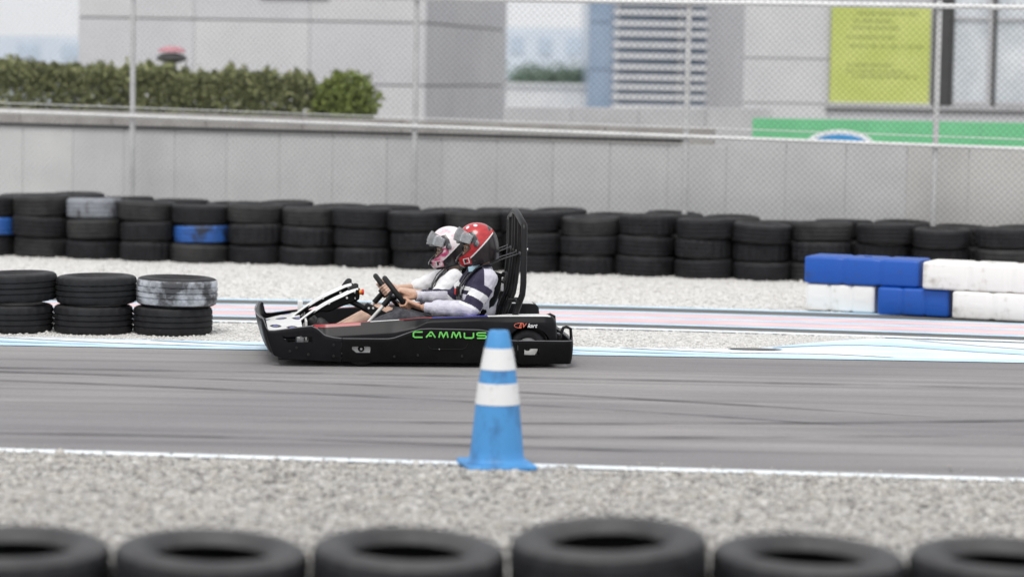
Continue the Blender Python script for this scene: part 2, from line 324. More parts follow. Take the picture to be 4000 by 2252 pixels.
# infield gravel between the apron and the kerb stripes
sheet('infield_gravel_bed', lambda x: far_edge(x) + 0.4, lambda x: 3.1 + kerb(x), -14, 14, 0.004, 'gravel_bed_pale')
sheet('far_gravel_bed', lambda x: 4.9 + kerb(x), lambda x: 13.0, -16, 16, 0.004, 'gravel_bed_pale')
sheet('kerb_asphalt', lambda x: 2.95 + kerb(x), lambda x: 5.0 + kerb(x), -14, 14, 0.008, 'asphalt_dark')
for nm, a, b_, mm in (('kerb_line_white', 2.90, 3.06, 'line_white'), ('kerb_line_blue', 3.36, 3.50, 'line_blue'), ('kerb_stripe_pink', 3.51, 3.93, 'paint_pink'),
                      ('kerb_line_blue', 3.94, 4.07, 'line_blue'), ('kerb_stripe_pink', 4.08, 4.46, 'paint_pink'), ('kerb_line_blue', 4.47, 4.60, 'line_blue'), ('kerb_line_blue', 4.98, 5.12, 'line_blue')):
    sheet(nm, lambda x, a=a: a + kerb(x), lambda x, b_=b_: b_ + kerb(x), -14, 14, 0.012, mm, wob=0.006)
# painted apron along the far edge of the track; it widens to the right of the infield gravel
apron_top = lambda x: 1.44 + 0.03 * math.sin(x) + (0.0 if x < 1.55 else (2.86 + kerb(x) - 1.44) * sstep(1.55, 3.0, x))
sheet('painted_apron', lambda x: far_edge(x) + 0.10, apron_top, -14, 14, 0.008, 'paint_pale')
sheet('apron_edge_line', lambda x: far_edge(x) - 0.02, lambda x: far_edge(x) + 0.17, -14, 14, 0.013, 'line_blue', wob=0.008)
# sweeping diagonal bands of blue and white painted on the apron
k = 0
for x0 in np.arange(-13.0, 8.0, 1.15):
    wide = x0 > 1.2
    n = 14; b = MB(); vs = []; fs = []
    for i in range(n + 1):
        t = i / n
        X = x0 + (3.4 if wide else 2.0) * t
        lo = far_edge(X) + 0.19
        hi = apron_top(X) - 0.04
        yc = hi + (lo - hi) * (t ** 0.85)
        hw = (0.15 if wide else 0.075) * (0.35 + 0.65 * math.sin(math.pi * min(1, max(0, t))))
        vs += [(X, min(hi, max(lo, yc - hw)), 0.0125), (X, max(lo, min(hi, yc + hw)), 0.0125)]
    for i in range(n): fs.append((2 * i, 2 * i + 2, 2 * i + 3, 2 * i + 1))
    b.add(vs, fs); mm = ('line_white', 'line_blue', 'paint_blue', 'line_blue')[k % 4] if not wide else ('line_white', 'line_blue')[k % 2]
    tag(b.build('apron_band', mm, smooth=0), kind='structure'); k += 1
# worn dark patch at the end of the infield gravel
b = MB(); n = 28; b.add([(1.80 + 0.20 * math.cos(2 * math.pi * i / n) * (1 + 0.2 * noise.noise((i * 0.7, 0, 0))), 1.47 + 0.07 * math.sin(2 * math.pi * i / n) * (1 + 0.3 * noise.noise((i * 0.7, 5, 0))), 0.014) for i in range(n)], [tuple(range(n))])
tag(b.build('worn_asphalt_patch', 'asphalt_dark', smooth=0), kind='structure')

# curved rubber marks left on the track by other karts
_rm = bpy.data.materials.new('rubber_mark'); _rm.use_nodes = True; _n, _l = _rm.node_tree.nodes, _rm.node_tree.links
_b = _n['Principled BSDF']; _b.inputs['Base Color'].default_value = (0.05, 0.05, 0.052, 1); _b.inputs['Roughness'].default_value = 0.7
_tc = _n.new('ShaderNodeTexCoord'); _nz = _n.new('ShaderNodeTexNoise'); _nz.inputs['Scale'].default_value = 1.4; _nz.inputs['Detail'].default_value = 9; _mr = _n.new('ShaderNodeMapRange'); _mr.inputs['From Min'].default_value = 0.32; _mr.inputs['From Max'].default_value = 0.75; _mr.inputs['To Max'].default_value = 0.48
_l.new(_tc.outputs['Object'], _nz.inputs['Vector']); _l.new(_nz.outputs['Fac'], _mr.inputs['Value']); _l.new(_mr.outputs[0], _b.inputs['Alpha']); MT['rubber_mark'] = _rm
for k, (xa, xb, ya, yb, cv) in enumerate(((-6, 2.2, -1.2, -3.0, 0.5), (-6, 2.6, -0.75, -2.45, 0.5), (-1.5, 7, -3.2, -1.3, -0.35), (-1.2, 7, -3.75, -1.95, -0.35), (-7, 7, -0.65, -0.95, 0.1), (-3.5, 1.0, -3.9, -4.2, 0.15))):
    vs, fs = [], []
    for i in range(61):
        t = i / 60; x = xa + (xb - xa) * t; y = ya + (yb - ya) * t + cv * math.sin(math.pi * t) + 0.02 * math.sin(9 * t + k); hw = 0.055 * min(1, 8 * t, 8 * (1 - t)) + 0.002
        vs += [(x, y - hw, 0.0115 + 0.0006 * k), (x, y + hw, 0.0115 + 0.0006 * k)]
    for i in range(60): fs.append((2 * i, 2 * i + 2, 2 * i + 3, 2 * i + 1))
    tag(MB().add(vs, fs).build('rubber_mark', 'rubber_mark', smooth=0), kind='structure')

# loose stones, many thousands: one mass each
def stones(name, label, per_metre, x0, x1, ynear, yfar, smin, smax, m, zb=0.004):
    bm = bmesh.new(); bmesh.ops.create_icosphere(bm, subdivisions=1, radius=1.0)
    bv = np.array([v.co[:] for v in bm.verts]); bf = np.array([[v.index for v in f.verts] for f in bm.faces]); bm.free()
    cnt = int(per_metre * (x1 - x0))
    X = RNG.uniform(x0, x1, cnt); u = RNG.uniform(0, 1, cnt)
    yn = np.array([ynear(x) for x in X]); yf = np.array([yfar(x) for x in X]); Y = yn + (yf - yn) * u
    keep = yf > yn; X, Y = X[keep], Y[keep]; cnt = len(X)
    s = smin + (smax - smin) * RNG.power(0.6, cnt); big = RNG.random(cnt) < 0.03; s[big] *= 1.7
    V = np.repeat(bv[None], cnt, 0) * (1 + 0.28 * RNG.standard_normal((cnt, 12, 1)).clip(-1.2, 1.2))
    sc = np.stack([s * RNG.uniform(0.8, 1.3, cnt), s * RNG.uniform(0.7, 1.1, cnt), s * RNG.uniform(0.45, 0.75, cnt)], 1)
    V *= sc[:, None, :]
    a = RNG.uniform(0, 6.28, cnt); ca, sa = np.cos(a)[:, None], np.sin(a)[:, None]
    V = np.stack([V[:, :, 0] * ca - V[:, :, 1] * sa, V[:, :, 0] * sa + V[:, :, 1] * ca, V[:, :, 2]], 2)
    V[:, :, 0] += X[:, None]; V[:, :, 1] += Y[:, None]; hz = np.array([bed_h(x, y) for x, y in zip(X, Y)]) if m == 'stone' else 0.0
    V[:, :, 2] += (zb + hz + sc[:, 2] * 0.45)[:, None]
    F = (bf[None] + (np.arange(cnt) * 12)[:, None, None]).reshape(-1)
    me = bpy.data.meshes.new(name); me.vertices.add(cnt * 12); me.vertices.foreach_set('co', V.reshape(-1).astype(np.float32))
    me.loops.add(len(F)); me.loops.foreach_set('vertex_index', F.astype(np.int32))
    nf = len(F) // 3; me.polygons.add(nf); me.polygons.foreach_set('loop_start', np.arange(0, nf * 3, 3, dtype=np.int32))
    me.materials.append(MT[m]); me.update(calc_edges=True); me.validate()
    o = bpy.data.objects.new(name, me); COL.objects.link(o)
    return tag(o, label, 'gravel', kind='stuff')
stones('gravel', 'grey loose gravel strip between the near track edge and the foreground tyres', 8500, -3.0, 3.0, lambda x: -9.0, lambda x: near_edge(x) - 0.10 + 0.05 * noise.noise((x * 3, 0, 0)), 0.005, 0.018, 'stone')
stones('stray_gravel', 'few stray grey stones kicked onto the near edge of the track', 22, -3.0, 3.0, lambda x: near_edge(x) - 0.12, lambda x: near_edge(x) + 0.9 * abs(noise.noise((x * 2, 4, 0))), 0.004, 0.010, 'stone', 0.013)
stones('gravel', 'pale gravel infield between the track and the pink kerb stripes', 1500, -4.4, 2.9, lambda x: max(far_edge(x) + 0.62, apron_top(x) + 0.02), lambda x: 2.9 + kerb(x), 0.005, 0.013, 'stone_pale')
stones('gravel', 'pale gravel strip in front of the long tyre wall', 2600, -5.6, 5.0, lambda x: 5.14 + kerb(x), lambda x: 10.6 - 0.2 * x, 0.006, 0.016, 'stone_pale')

# ------------------------------------------------------------------ tyres
def tyre_mesh(name, mats, Rr=0.30, W=0.20, seg=72, per=3, cut=0.022):
    h = W / 2
    prof = [(0.175 / 0.30 * Rr, -h * 0.62, 1), (0.185 / 0.30 * Rr, -h * 0.80, 1), (0.215 / 0.30 * Rr, -h * 0.97, 1), (0.222 / .30 * Rr, -h * 1.0, 1), (0.228 / .30 * Rr, -h * 0.985, 1), (0.25 / .30 * Rr, -h * 0.99, 1), (0.275 / .30 * Rr, -h * 0.93, 1),
            (0.290 / .30 * Rr, -h * 0.84, 0), (0.298 / .30 * Rr, -h * 0.66, 0), (0.299 / .30 * Rr, -h * 0.44, 0), (0.290 / .30 * Rr, -h * 0.42, 0), (0.290 / .30 * Rr, -h * 0.34, 0), (0.300 / .30 * Rr, -h * 0.32, 0), (0.300 / .30 * Rr, -h * 0.06, 0), (0.290 / .30 * Rr, -h * 0.04, 0),
            (0.290 / .30 * Rr, h * 0.04, 0), (0.300 / .30 * Rr, h * 0.06, 0), (0.300 / .30 * Rr, h * 0.32, 0), (0.290 / .30 * Rr, h * 0.34, 0), (0.290 / .30 * Rr, h * 0.42, 0), (0.299 / .30 * Rr, h * 0.44, 0), (0.298 / .30 * Rr, h * 0.66, 0), (0.290 / .30 * Rr, h * 0.84, 1),
            (0.275 / .30 * Rr, h * 0.93, 1), (0.25 / .30 * Rr, h * 0.99, 1), (0.228 / .30 * Rr, h * 0.985, 1), (0.222 / .30 * Rr, h * 1.0, 1), (0.215 / .30 * Rr, h * 0.97, 1), (0.185 / .30 * Rr, h * 0.80, 1), (0.175 / .30 * Rr, h * 0.62, 0), (0.20 / .30 * Rr, h * 0.62, 0), (0.265 / .30 * Rr, h * 0.55, 0), (0.278 / .30 * Rr, 0, 0), (0.265 / .30 * Rr, -h * 0.55, 0), (0.20 / .30 * Rr, -h * 0.62, 0)]
    b = MB().lathe(prof, seg)
    b.v = [((x * (1 - (cut if (7 <= i // seg <= 9 or 20 <= i // seg <= 22 or (cut > 0.025 and 12 <= i // seg <= 17)) and (i % seg) % per == 0 else 0)), y * (1 - (cut if (7 <= i // seg <= 9 or 20 <= i // seg <= 22 or (cut > 0.025 and 12 <= i // seg <= 17)) and (i % seg) % per == 0 else 0)), z)) for i, (x, y, z) in enumerate(b.v)]
    me = b.mesh(name, mats); me.shade_smooth(); me.set_sharp_from_angle(angle=R(38)); return me
TY = {'black': tyre_mesh('tyre', ['rubber', 'rubber_side']), 'block': tyre_mesh('tyre', ['rubber', 'rubber_side'], 0.292, 0.20, 80, 4, 0.034), 'bald': tyre_mesh('tyre', ['rubber_worn', 'rubber_side'], 0.304, 0.20, 72, 6, 0.012), 'near': tyre_mesh('tyre', ['rubber', 'rubber_near']), 'white': tyre_mesh('tyre', ['tyre_white', 'rubber_side']),
      'grey': tyre_mesh('tyre', ['tyre_grey', 'tyre_grey']), 'blue': tyre_mesh('tyre', ['tyre_blue', 'rubber_side'])}
def tyre(x, y, z, kind, label, group=None, sc=1.0, tilt=(0, 0), h=1.0):
    o = bpy.data.objects.new('tyre', TY[kind]); COL.objects.link(o)
    o.rotation_mode = 'ZYX'; o.location = (x, y, z); o.rotation_euler = (tilt[0], tilt[1], random.uniform(0, 6.28)); o.scale = (sc, sc, h)
    return tag(o, label, 'tyre', group)
# long tyre wall in front of the fence, three tyres high
ORD = ['leftmost', 'second', 'third', 'fourth', 'fifth', 'sixth', 'seventh', 'eighth', 'ninth', 'tenth', 'eleventh', 'twelfth', 'thirteenth', 'fourteenth', 'fifteenth', 'sixteenth', 'seventeenth', 'eighteenth', 'nineteenth', 'twentieth']
tx = -5.52; ncol = 0
while tx < 5.35:
    hh = 1.0 + random.uniform(-0.05, 0.06) - 0.012 * tx; spc = random.uniform(0.565, 0.60)
    for row in (0, 1):
        ty_ = 9.14 - 0.195 * tx + 0.05 * math.sin(tx * 2.1) + row * 0.50; tz = 0.0; ox = row * spc / 2
        for lv in range(3):
            tier = ('bottom', 'middle', 'top')[lv]; kind = random.choice(('black', 'block', 'bald', 'black')); lab = 'plain black tyre, %s tier, %s column from the left of the long tyre wall' % (tier, ORD[min(ncol, 19)])
            if row: lab = 'back row tyre, %s tier, right behind the %s column of the long tyre wall' % (tier, ORD[min(ncol, 19)])
            elif lv == 2 and abs(tx + 4.20) < 0.3: kind, lab = 'grey', 'grey painted tyre, top tier of the long tyre wall, near the left edge'
            elif lv == 1 and ncol == 0: kind, lab = 'blue', 'blue painted tyre, middle tier of the long tyre wall, at the left edge'
            elif lv == 1 and abs(tx + 3.0) < 0.29: kind, lab = 'blue', 'blue painted tyre, middle tier of the long tyre wall, left of the kart'
            tyre(tx + ox + random.uniform(-0.02, 0.02), ty_ + random.uniform(-0.04, 0.04), tz + 0.1 * hh, kind, lab, 'long tyre wall', random.uniform(0.96, 1.04), (R(random.uniform(-2.2, 2.2)), R(random.uniform(-2.2, 2.2))), hh)
            tz += 0.2 * hh
    tx += spc; ncol += 1
# short stack at the left, two tyres high, beside the track
for i, (x, y) in enumerate(((-2.54, 1.98), (-3.14, 1.97), (-3.74, 1.95), (-4.34, 1.93))):
    place = ('at the right end', 'second from the right end', 'third from the right end', 'fourth from the right end')[i]
    tyre(x - 0.02, y, 0.108, 'black', 'lower black tyre %s of the short stack left of the kart' % place, 'short tyre stack', 1.0, (0, 0), 1.08)
    if i == 0: tyre(x + 0.01, y, 0.325, 'white', 'black tyre with white painted tread, top right of the short stack left of the kart', 'short tyre stack', 1.02, (0, R(1)), 1.08)
    else: tyre(x, y + 0.02, 0.328 + (0.012 if i == 2 else 0), 'black', 'upper black tyre %s of the short stack left of the kart' % place, 'short tyre stack', 1.02, (0, R(random.uniform(-2, 2))), 1.08)
# foreground row along the bottom of the picture
near_row = ((-1.61, 0.462, 'leftmost'), (-0.965, 0.462, 'second from the left'), (-0.322, 0.478, 'third from the left'), (0.330, 0.522, 'highest, fourth from the left'), (0.978, 0.482, 'fifth from the left'), (1.622, 0.484, 'rightmost'))
for i, (x, zt, place) in enumerate(near_row):
    tyre(x, -9.8, zt - 0.118, 'near', 'grey dusty foreground tyre at the bottom edge, %s' % place, 'foreground tyres', 1.065 + (0.02 if i == 3 else 0), (R((2.5, 2.5, 3, 3.5, 2.2, 2.2)[i]), R((0.5, 2, 1.5, -2, 1.5, 1)[i])), 1.15)
    tyre(x + 0.02, -9.82, 0.118, 'near', 'black tyre directly underneath the foreground tyre that is %s' % place, 'foreground tyres underneath', 1.03, (0, 0), 1.15)

# ------------------------------------------------------------------ traffic cone on the near edge
cone = empty('traffic_cone', (-0.063, -4.84, 0.012), R(12))
cone.scale = (1, 1, 0.975); tag(cone, 'blue traffic cone with two white bands standing on the near track edge', 'traffic cone')
cr = lambda z: lerp_tab([(0.0, 0.150), (0.06, 0.138), (0.39, 0.106), (0.57, 0.080), (0.72, 0.050)], z)
MB().box(-0.175, 0.175, -0.175, 0.175, 0.0, 0.032).build('base', 'cone_blue', cone, bevel=0.012)
b = MB(); pr = [(cr(0.033) + 0.02, 0.033), (cr(0.045) + 0.008, 0.040), (cr(0.06), 0.06)] + [(cr(z), z) for z in np.linspace(0.1, 0.70, 12)] + [(cr(0.715) - 0.004, 0.715), (0.022, 0.715), (0.022, 0.66)]
b.lathe(pr, 48, closed=False); b.build('cone_body', 'cone_blue', cone, smooth=50)
for z0, z1 in ((0.335, 0.445), (0.515, 0.625)):
    MB().lathe([(cr(z0) + 0.0005, z0), (cr(z0) + 0.003, z0), (cr(z1) + 0.003, z1), (cr(z1) + 0.0005, z1)], 48).build('reflective_band', 'cone_white', cone, smooth=30)

# ------------------------------------------------------------------ plastic barrier blocks
def block_mesh(name, L, m, H=0.236, D=0.46):
    """hollow plastic block: rounded, waisted, with a moulded channel and two lifting slots"""
    rings = []; nseg = 40
    def sect(x, k):
        ring = []
        for i in range(28):
            a = 2 * math.pi * i / 28; c, s_ = math.cos(a), math.sin(a)
            e = 0.16
            yy = math.copysign(abs(c) ** e, c) * (D / 2) * k; zz = math.copysign(abs(s_) ** e, s_) * (H / 2) * k
            ring.append((x, yy, zz + H / 2))
        return ring
    for i in range(nseg + 1):
        t = i / nseg; x = -L / 2 + L * t; e = min(x + L / 2, L / 2 - x)
        k = 1 - 0.06 * (1 - min(1, e / 0.025)) ** 2
        u = (t * 3) % 1
        if 0.04 < t < 0.96 and min(u, 1 - u) < 0.07: k -= 0.05
        rings.append(sect(x, k))
    b = MB(); b.loft(rings); me = b.mesh(name, [m]); me.shade_smooth(); me.set_sharp_from_angle(angle=R(50)); return me
def barrier(x0, x1, lv, m, label):
    xc = (x0 + x1) / 2; yf = 4.66 - 0.50 * (xc - 3.2)
    o = empty('barrier_block', (xc, yf + 0.23, 0.012 + lv * 0.236 + 0.0005), R(-22)); tag(o, label, 'barrier', 'plastic barrier blocks')
    L = (x1 - x0) / math.cos(R(22)) - 0.012
    body = bpy.data.objects.new('shell', block_mesh('shell', L, m)); COL.objects.link(body); body.parent = o
    MB().lathe([(0.0, 0.2345), (0.035, 0.2345), (0.035, 0.242), (0.027, 0.244), (0.0, 0.244)], 20, closed=False).build('filler_cap', m, o)
    for s_ in (-1, 1): MB().box(s_ * L * 0.3 - 0.05, s_ * L * 0.3 + 0.05, -0.2315, -0.2285, 0.10, 0.135).build('slot', m, o, bevel=0.001)
barrier(2.62, 3.19, 0, 'plastic_white', 'short white plastic barrier block, bottom tier, under the blue end block')
barrier(3.20, 3.78, 0, 'plastic_blue', 'blue plastic barrier block in the bottom tier of the barrier')
barrier(3.79, 4.72, 0, 'plastic_white', 'white plastic barrier block, bottom tier at the right edge')
barrier(2.60, 3.54, 1, 'plastic_blue', 'blue plastic barrier block at the left end of the top tier')
barrier(3.55, 4.60, 1, 'plastic_white', 'white plastic barrier block, top tier at the right edge')

# ------------------------------------------------------------------ chain link fence
FA, FB = Vector((-5.71, 11.9, 0)), Vector((5.06, 8.4, 0)); FD = (FB - FA).normalized(); FL = (FB - FA).length; FN = Vector((FD.y, -FD.x, 0))
fence = empty('chain_link_fence', (FA + FB) / 2, math.atan2(FD.y, FD.x)); tag(fence, 'tall chain link fence with white posts and rails behind the tyre wall', 'fence')
half = FL / 2 + 1.3
mid_z = lambda u: 1.42 - (u / (FL / 2)) * 0.068
top_z = lambda u: 2.775 - (u / (FL / 2)) * 0.035
for wx in (-4.21, -1.07, 1.75, 4.19, 6.2, -6.8):
    u = (wx - (FA.x + FB.x) / 2) / FD.x
    b = MB().tube([(u, 0.04, 0), (u, 0.04, top_z(u) + 0.06)], 0.030, 16); b.build('post', 'post', fence)
MB().tube([(-half, 0, mid_z(-half)), (half, 0, mid_z(half))], 0.021, 12).build('rail', 'rail', fence)
MB().tube([(-half, 0, top_z(-half)), (half, 0, top_z(half))], 0.026, 12).build('rail', 'rail', fence)
MB().tube([(-half, -0.03, 0.09), (half, -0.03, 0.09)], 0.02, 10).build('rail', 'rail', fence)
MB().tube([(-half, -0.012, mid_z(-half) + 0.095), (half, -0.012, mid_z(half) + 0.095)], 0.005, 6).build('tension_wire', 'rail', fence)
b = MB(); P = 0.066; Hh = 2.74
u = -half - Hh
while u < half:
    for sgn in (1, -1):
        a0, a1 = (u, u + Hh) if sgn > 0 else (u + Hh, u)
        p0 = Vector((a0, -0.034 - 0.002 * sgn, 0.05)); p1 = Vector((a1, -0.034 - 0.002 * sgn, 0.05 + Hh))
        t0, t1 = 0.0, 1.0
        lo, hi = (-half - p0.x) / (p1.x - p0.x), (half - p0.x) / (p1.x - p0.x)
        t0, t1 = max(t0, min(lo, hi)), min(t1, max(lo, hi))
        if t1 - t0 > 0.01: b.tube([p0.lerp(p1, t0), p0.lerp(p1, t1)], 0.00145, 4, caps=False)
    u += P
tag(b.build('chain_link_mesh', 'wire', fence, smooth=0), kind='stuff')

# ------------------------------------------------------------------ panel wall behind the fence
wall = empty('panel_wall', (FA + FB) / 2 - FN * 0.55, math.atan2(FD.y, FD.x)); tag(wall, 'grey panel wall with a dark top channel behind the chain link fence', 'wall')
u = -half; i = 0
step_u = (1.62 - (FA.x + FB.x) / 2) / FD.x
pw = 0.63
while u < half:
    tall = u > step_u - 0.02
    zt = (1.30 - 0.003 * u) if not tall else mid_z(u + pw / 2) - 0.022
    mk = (('panel', 'panel_b')[(i * 7 // 3) % 2]) if not tall else ('panel_warm', 'panel')[(i // 3) % 2]
    d = random.uniform(0, 0.004)
    MB().box(u + 0.003, u + pw - 0.003, d, 0.06, 0.0, zt).build('wall_panel', mk, wall, smooth=0, bevel=0.004)
    u += pw; i += 1
MB().box(-half, half, 0.01, 0.055, 0.0, 1.25).build('wall_core', 'panel_b', wall, smooth=0)
MB().box(-half, step_u - 0.05, -0.03, 0.09, 1.318, 1.352).build('top_channel', 'cap_dark', wall, smooth=0, bevel=0.004)  # dark strip along the top of the lower panels
pl = empty('planter_wall', (FA + FB) / 2 - FN * 1.7, math.atan2(FD.y, FD.x)); tag(pl, 'low brownish concrete planter wall in front of the hedge', 'wall')
u = -half - 0.6
while u < 1.8:
    MB().box(u + 0.004, u + 1.2 - 0.004, random.uniform(0, .004), 0.2, 0, 1.452 - 0.006 * u).build('concrete_slab', 'planter', pl, smooth=0, bevel=0.006); u += 1.2

# ------------------------------------------------------------------ hedge and small plants
def leaf_mass(name, mt, parent, cnt, sampler, size, seed):
    rg = random.Random(seed); b = MB(); vs = []; fs = []
    for i in range(cnt):
        p = sampler(rg)
        n = Vector((rg.gauss(0, 1), rg.gauss(-0.3, 1), rg.gauss(0.5, 1))).normalized(); t = n.orthogonal().normalized(); t.rotate(Matrix.Rotation(rg.uniform(0, 6.28), 3, n)); q = n.cross(t)
        s = size * rg.uniform(0.6, 1.3); o = len(vs)
        vs += [p - t * s, p + q * s * 0.45 + n * s * 0.12, p + t * s, p - q * s * 0.45 + n * s * 0.12]; fs.append((o, o + 1, o + 2, o + 3))
    b.add(vs, fs); me = bpy.data.meshes.new(name); me.from_pydata([tuple(v) for v in b.v], [], b.f); me.materials.append(MT[mt]); me.update()
    o = bpy.data.objects.new(name, me); COL.objects.link(o); o.parent = parent; return o
hedge = empty('hedge', (-4.2, 15.2, 0)); tag(hedge, 'long clipped green hedge above the planter wall at the left', 'hedge')
def hs_(rg):
    x = rg.uniform(-2.9, 2.1); top = 1.93 + 0.10 * sstep(-1.0, -2.6, x) + 0.13 * noise.noise((x * 1.3, 0, 1)) + 0.10 * noise.noise((x * 5, 0, 2)) + (abs(rg.gauss(0, 0.045)) if noise.noise((x * 11, 0, 9)) > 0.15 else 0); top -= 0.55 * sstep(1.5, 2.15, x)
    a = rg.random(); y = rg.uniform(-0.45, 0.45)
    if a < 0.4: z = top + rg.gauss(0, 0.025) - 0.25 * (abs(y) / 0.45) ** 3
    elif a < 0.85: y = -0.45 + abs(rg.gauss(0, 0.06)) + 0.10 * noise.noise((x * 2.5, 3, 1)); z = rg.uniform(1.2, top)
    else: z = rg.uniform(1.2, top)
    z += 0.05 * noise.noise((x * 7, y * 7, z * 7))
    return Vector((x, y, z))
leaf_mass('foliage', 'leaf', hedge, 36000, hs_, 0.040, 3)
for x in np.arange(-2.6, 2.0, 0.5):
    MB().tube([(x, 0, 0), (x + 0.05, 0.03, 0.9), (x - 0.04, -0.02, 1.6)], [0.03, 0.022, 0.01], 8).build('stem', 'bark', hedge)
shrub = empty('shrub', (-2.05, 14.75, 0)); tag(shrub, 'bright yellow green shrub at the right end of the hedge', 'shrub')
def ss_(rg):
    v = Vector((rg.gauss(0, 1), rg.gauss(0, 1), rg.gauss(0, 1))).normalized() * (rg.random() ** 0.35)
    return Vector((v.x * 0.42 * (1 + .3 * noise.noise(v * 2)), v.y * 0.35, 1.62 + v.z * 0.38 * (1 + .3 * noise.noise(v * 3))))
leaf_mass('foliage', 'leaf_bright', shrub, 5200, ss_, 0.035, 5)
MB().tube([(0, 0, 0), (0.03, 0, 0.8), (-0.02, 0, 1.5)], [0.035, 0.025, 0.012], 8).build('stem', 'bark', shrub)
# dark pole lamp with a red cap behind the hedge
lamp = empty('pole_lamp', (-4.33, 15.9, 0)); tag(lamp, 'dark pole lamp with a faded red cap above the hedge', 'lamp')
MB().tube([(0, 0, 0), (0, 0, 2.08)], 0.035, 12).build('pole', 'frame_dark', lamp)
MB().lathe([(0.0, 2.19), (0.10, 2.185), (0.17, 2.16), (0.20, 2.12), (0.19, 2.10), (0.06, 2.06), (0.05, 1.9), (0.0, 1.9)], 24, closed=False).build('shade', 'frame_dark', lamp)
MB().lathe([(0.0, 2.275), (0.08, 2.27), (0.16, 2.24), (0.175, 2.2), (0.0, 2.195)], 24, closed=False).build('cap', 'umbrella_red', lamp)

# ------------------------------------------------------------------ left grey panelled building
bl = empty('grey_building', (-4.3, 26, 0)); tag(bl, 'large pale grey panelled building behind the hedge', 'building')
rows = [0.0, 0.84, 1.785, 2.80, 3.80, 4.80, 5.80]
ang = math.atan2(6.0, 1.29); cx = 2.82
def facade_row(p, xs, rot, ox, oy, tagm):
    for z0, z1 in zip(rows, rows[1:]):
        for j, (a0, a1) in enumerate(zip(xs, xs[1:])):
            o = MB().box(a0 + 0.004, a1 - 0.004, random.uniform(0, 0.006), 0.06, z0 + 0.012, z1 - 0.012).build('facade_panel', tagm[(j + int(z0)) % 2], p, smooth=0, bevel=0.004)
            o.location = (ox, oy, 0); o.rotation_euler = (0, 0, rot)
facade_row(bl, [-2.82, -0.94, 0.94, 2.82], 0, 0, 0, ('facade', 'facade_b'))
facade_row(bl, [0.0, 2.05, 4.1, 6.14], ang, cx + 0.012, 0.0, ('facade_b', 'facade'))
b = MB(); b.add([(-2.80, 0.05, 0), (cx - 0.02, 0.05, 0), (cx + 1.24, 6.0, 0), (-2.80, 6.0, 0), (-2.80, 0.05, 5.8), (cx - 0.02, 0.05, 5.8), (cx + 1.24, 6.0, 5.8), (-2.80, 6.0, 5.8)], [(0, 1, 5, 4), (1, 2, 6, 5), (2, 3, 7, 6), (3, 0, 4, 7), (4, 5, 6, 7)])
b.build('building_core', 'joint', bl, smooth=0)
MB().box(-2.9, cx + 0.1, -0.05, 6.1, 5.83, 5.95).build('roof', 'parapet', bl, smooth=0)
v = MB().box(0.12, 1.25, -0.03, -0.002, 3.15, 3.55).build('vent', 'frame_dark', bl, bevel=0.03)
for q in range(5): MB().box(0.16, 1.21, -0.045, -0.031, 3.19 + q * 0.07, 3.215 + q * 0.07).build('louvre', 'joint', v, smooth=0)

# ------------------------------------------------------------------ pale far blocks, parapet, louvred building
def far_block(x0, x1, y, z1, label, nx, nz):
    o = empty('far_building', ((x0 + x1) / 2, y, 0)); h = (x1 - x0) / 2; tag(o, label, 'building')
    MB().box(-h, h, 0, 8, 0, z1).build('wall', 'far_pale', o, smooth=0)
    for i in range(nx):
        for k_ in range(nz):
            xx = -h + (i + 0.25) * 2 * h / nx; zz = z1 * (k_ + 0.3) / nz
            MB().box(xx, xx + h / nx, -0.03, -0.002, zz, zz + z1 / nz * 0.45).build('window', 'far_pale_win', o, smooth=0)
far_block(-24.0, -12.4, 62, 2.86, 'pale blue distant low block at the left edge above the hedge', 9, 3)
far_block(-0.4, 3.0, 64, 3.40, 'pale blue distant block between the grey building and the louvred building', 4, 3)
par = empty('parapet_wall', (1.6, 18, 0)); tag(par, 'plain grey parapet wall in front of the louvred building', 'wall')
for j in range(4): MB().box(-1.75 + j * 0.9, -0.855 + j * 0.9, 0, 0.2, 0, 1.565 + 0.012 * j).build('concrete_slab', 'parapet', par, smooth=0, bevel=0.006)
ww = empty('white_wall', (1.0, 46, 0)); tag(ww, 'low white wall beyond the parapet, left of the louvred building', 'wall')
MB().box(-1.5, 1.35, 0, 0.3, 0, 1.72).build('wall_face', 'slat', ww, smooth=0); MB().box(-1.55, 1.4, -0.06, 0.36, 1.722, 1.80).build('coping', 'slat', ww, smooth=0)
for k_, (x, lab) in enumerate(((0.45, 'left of the two small grey green bushes behind the low white wall'), (1.35, 'right of the two small grey green bushes behind the low white wall'))):
    sh = empty('bush', (x, 48, 0)); tag(sh, lab, 'bush', 'bushes behind the white wall')
    leaf_mass('foliage', 'leaf_far', sh, 1600, lambda rg: Vector((rg.gauss(0, 0.3), rg.gauss(0, 0.2), 1.75 + abs(rg.gauss(0, 0.2)))), 0.06, 20 + k_)
    MB().tube([(0, 0, 0), (0, 0, 1.8)], 0.04, 8).build('stem', 'bark', sh)
lb = empty('louvred_building', (3.3, 42, 0)); tag(lb, 'blue glass building behind white horizontal louvres', 'building')
MB().box(-1.70, 1.72, 0.35, 7, 0, 6.5).build('building_core', 'glass_blue', lb, smooth=0)
for j in range(7):
    for q in range(6): MB().box(-1.68 + j * 0.485, -1.68 + j * 0.485 + 0.465, 0.322, 0.346, 0.05 + q * 1.05, 1.06 + q * 1.05).build('pane', 'glass_blue', lb, smooth=0)
for j in range(8): MB().box(-1.70 + j * 0.4875, -1.685 + j * 0.4875, 0.29, 0.348, 0, 6.5).build('mullion', 'far_pale_win', lb, smooth=0)
z = 1.28
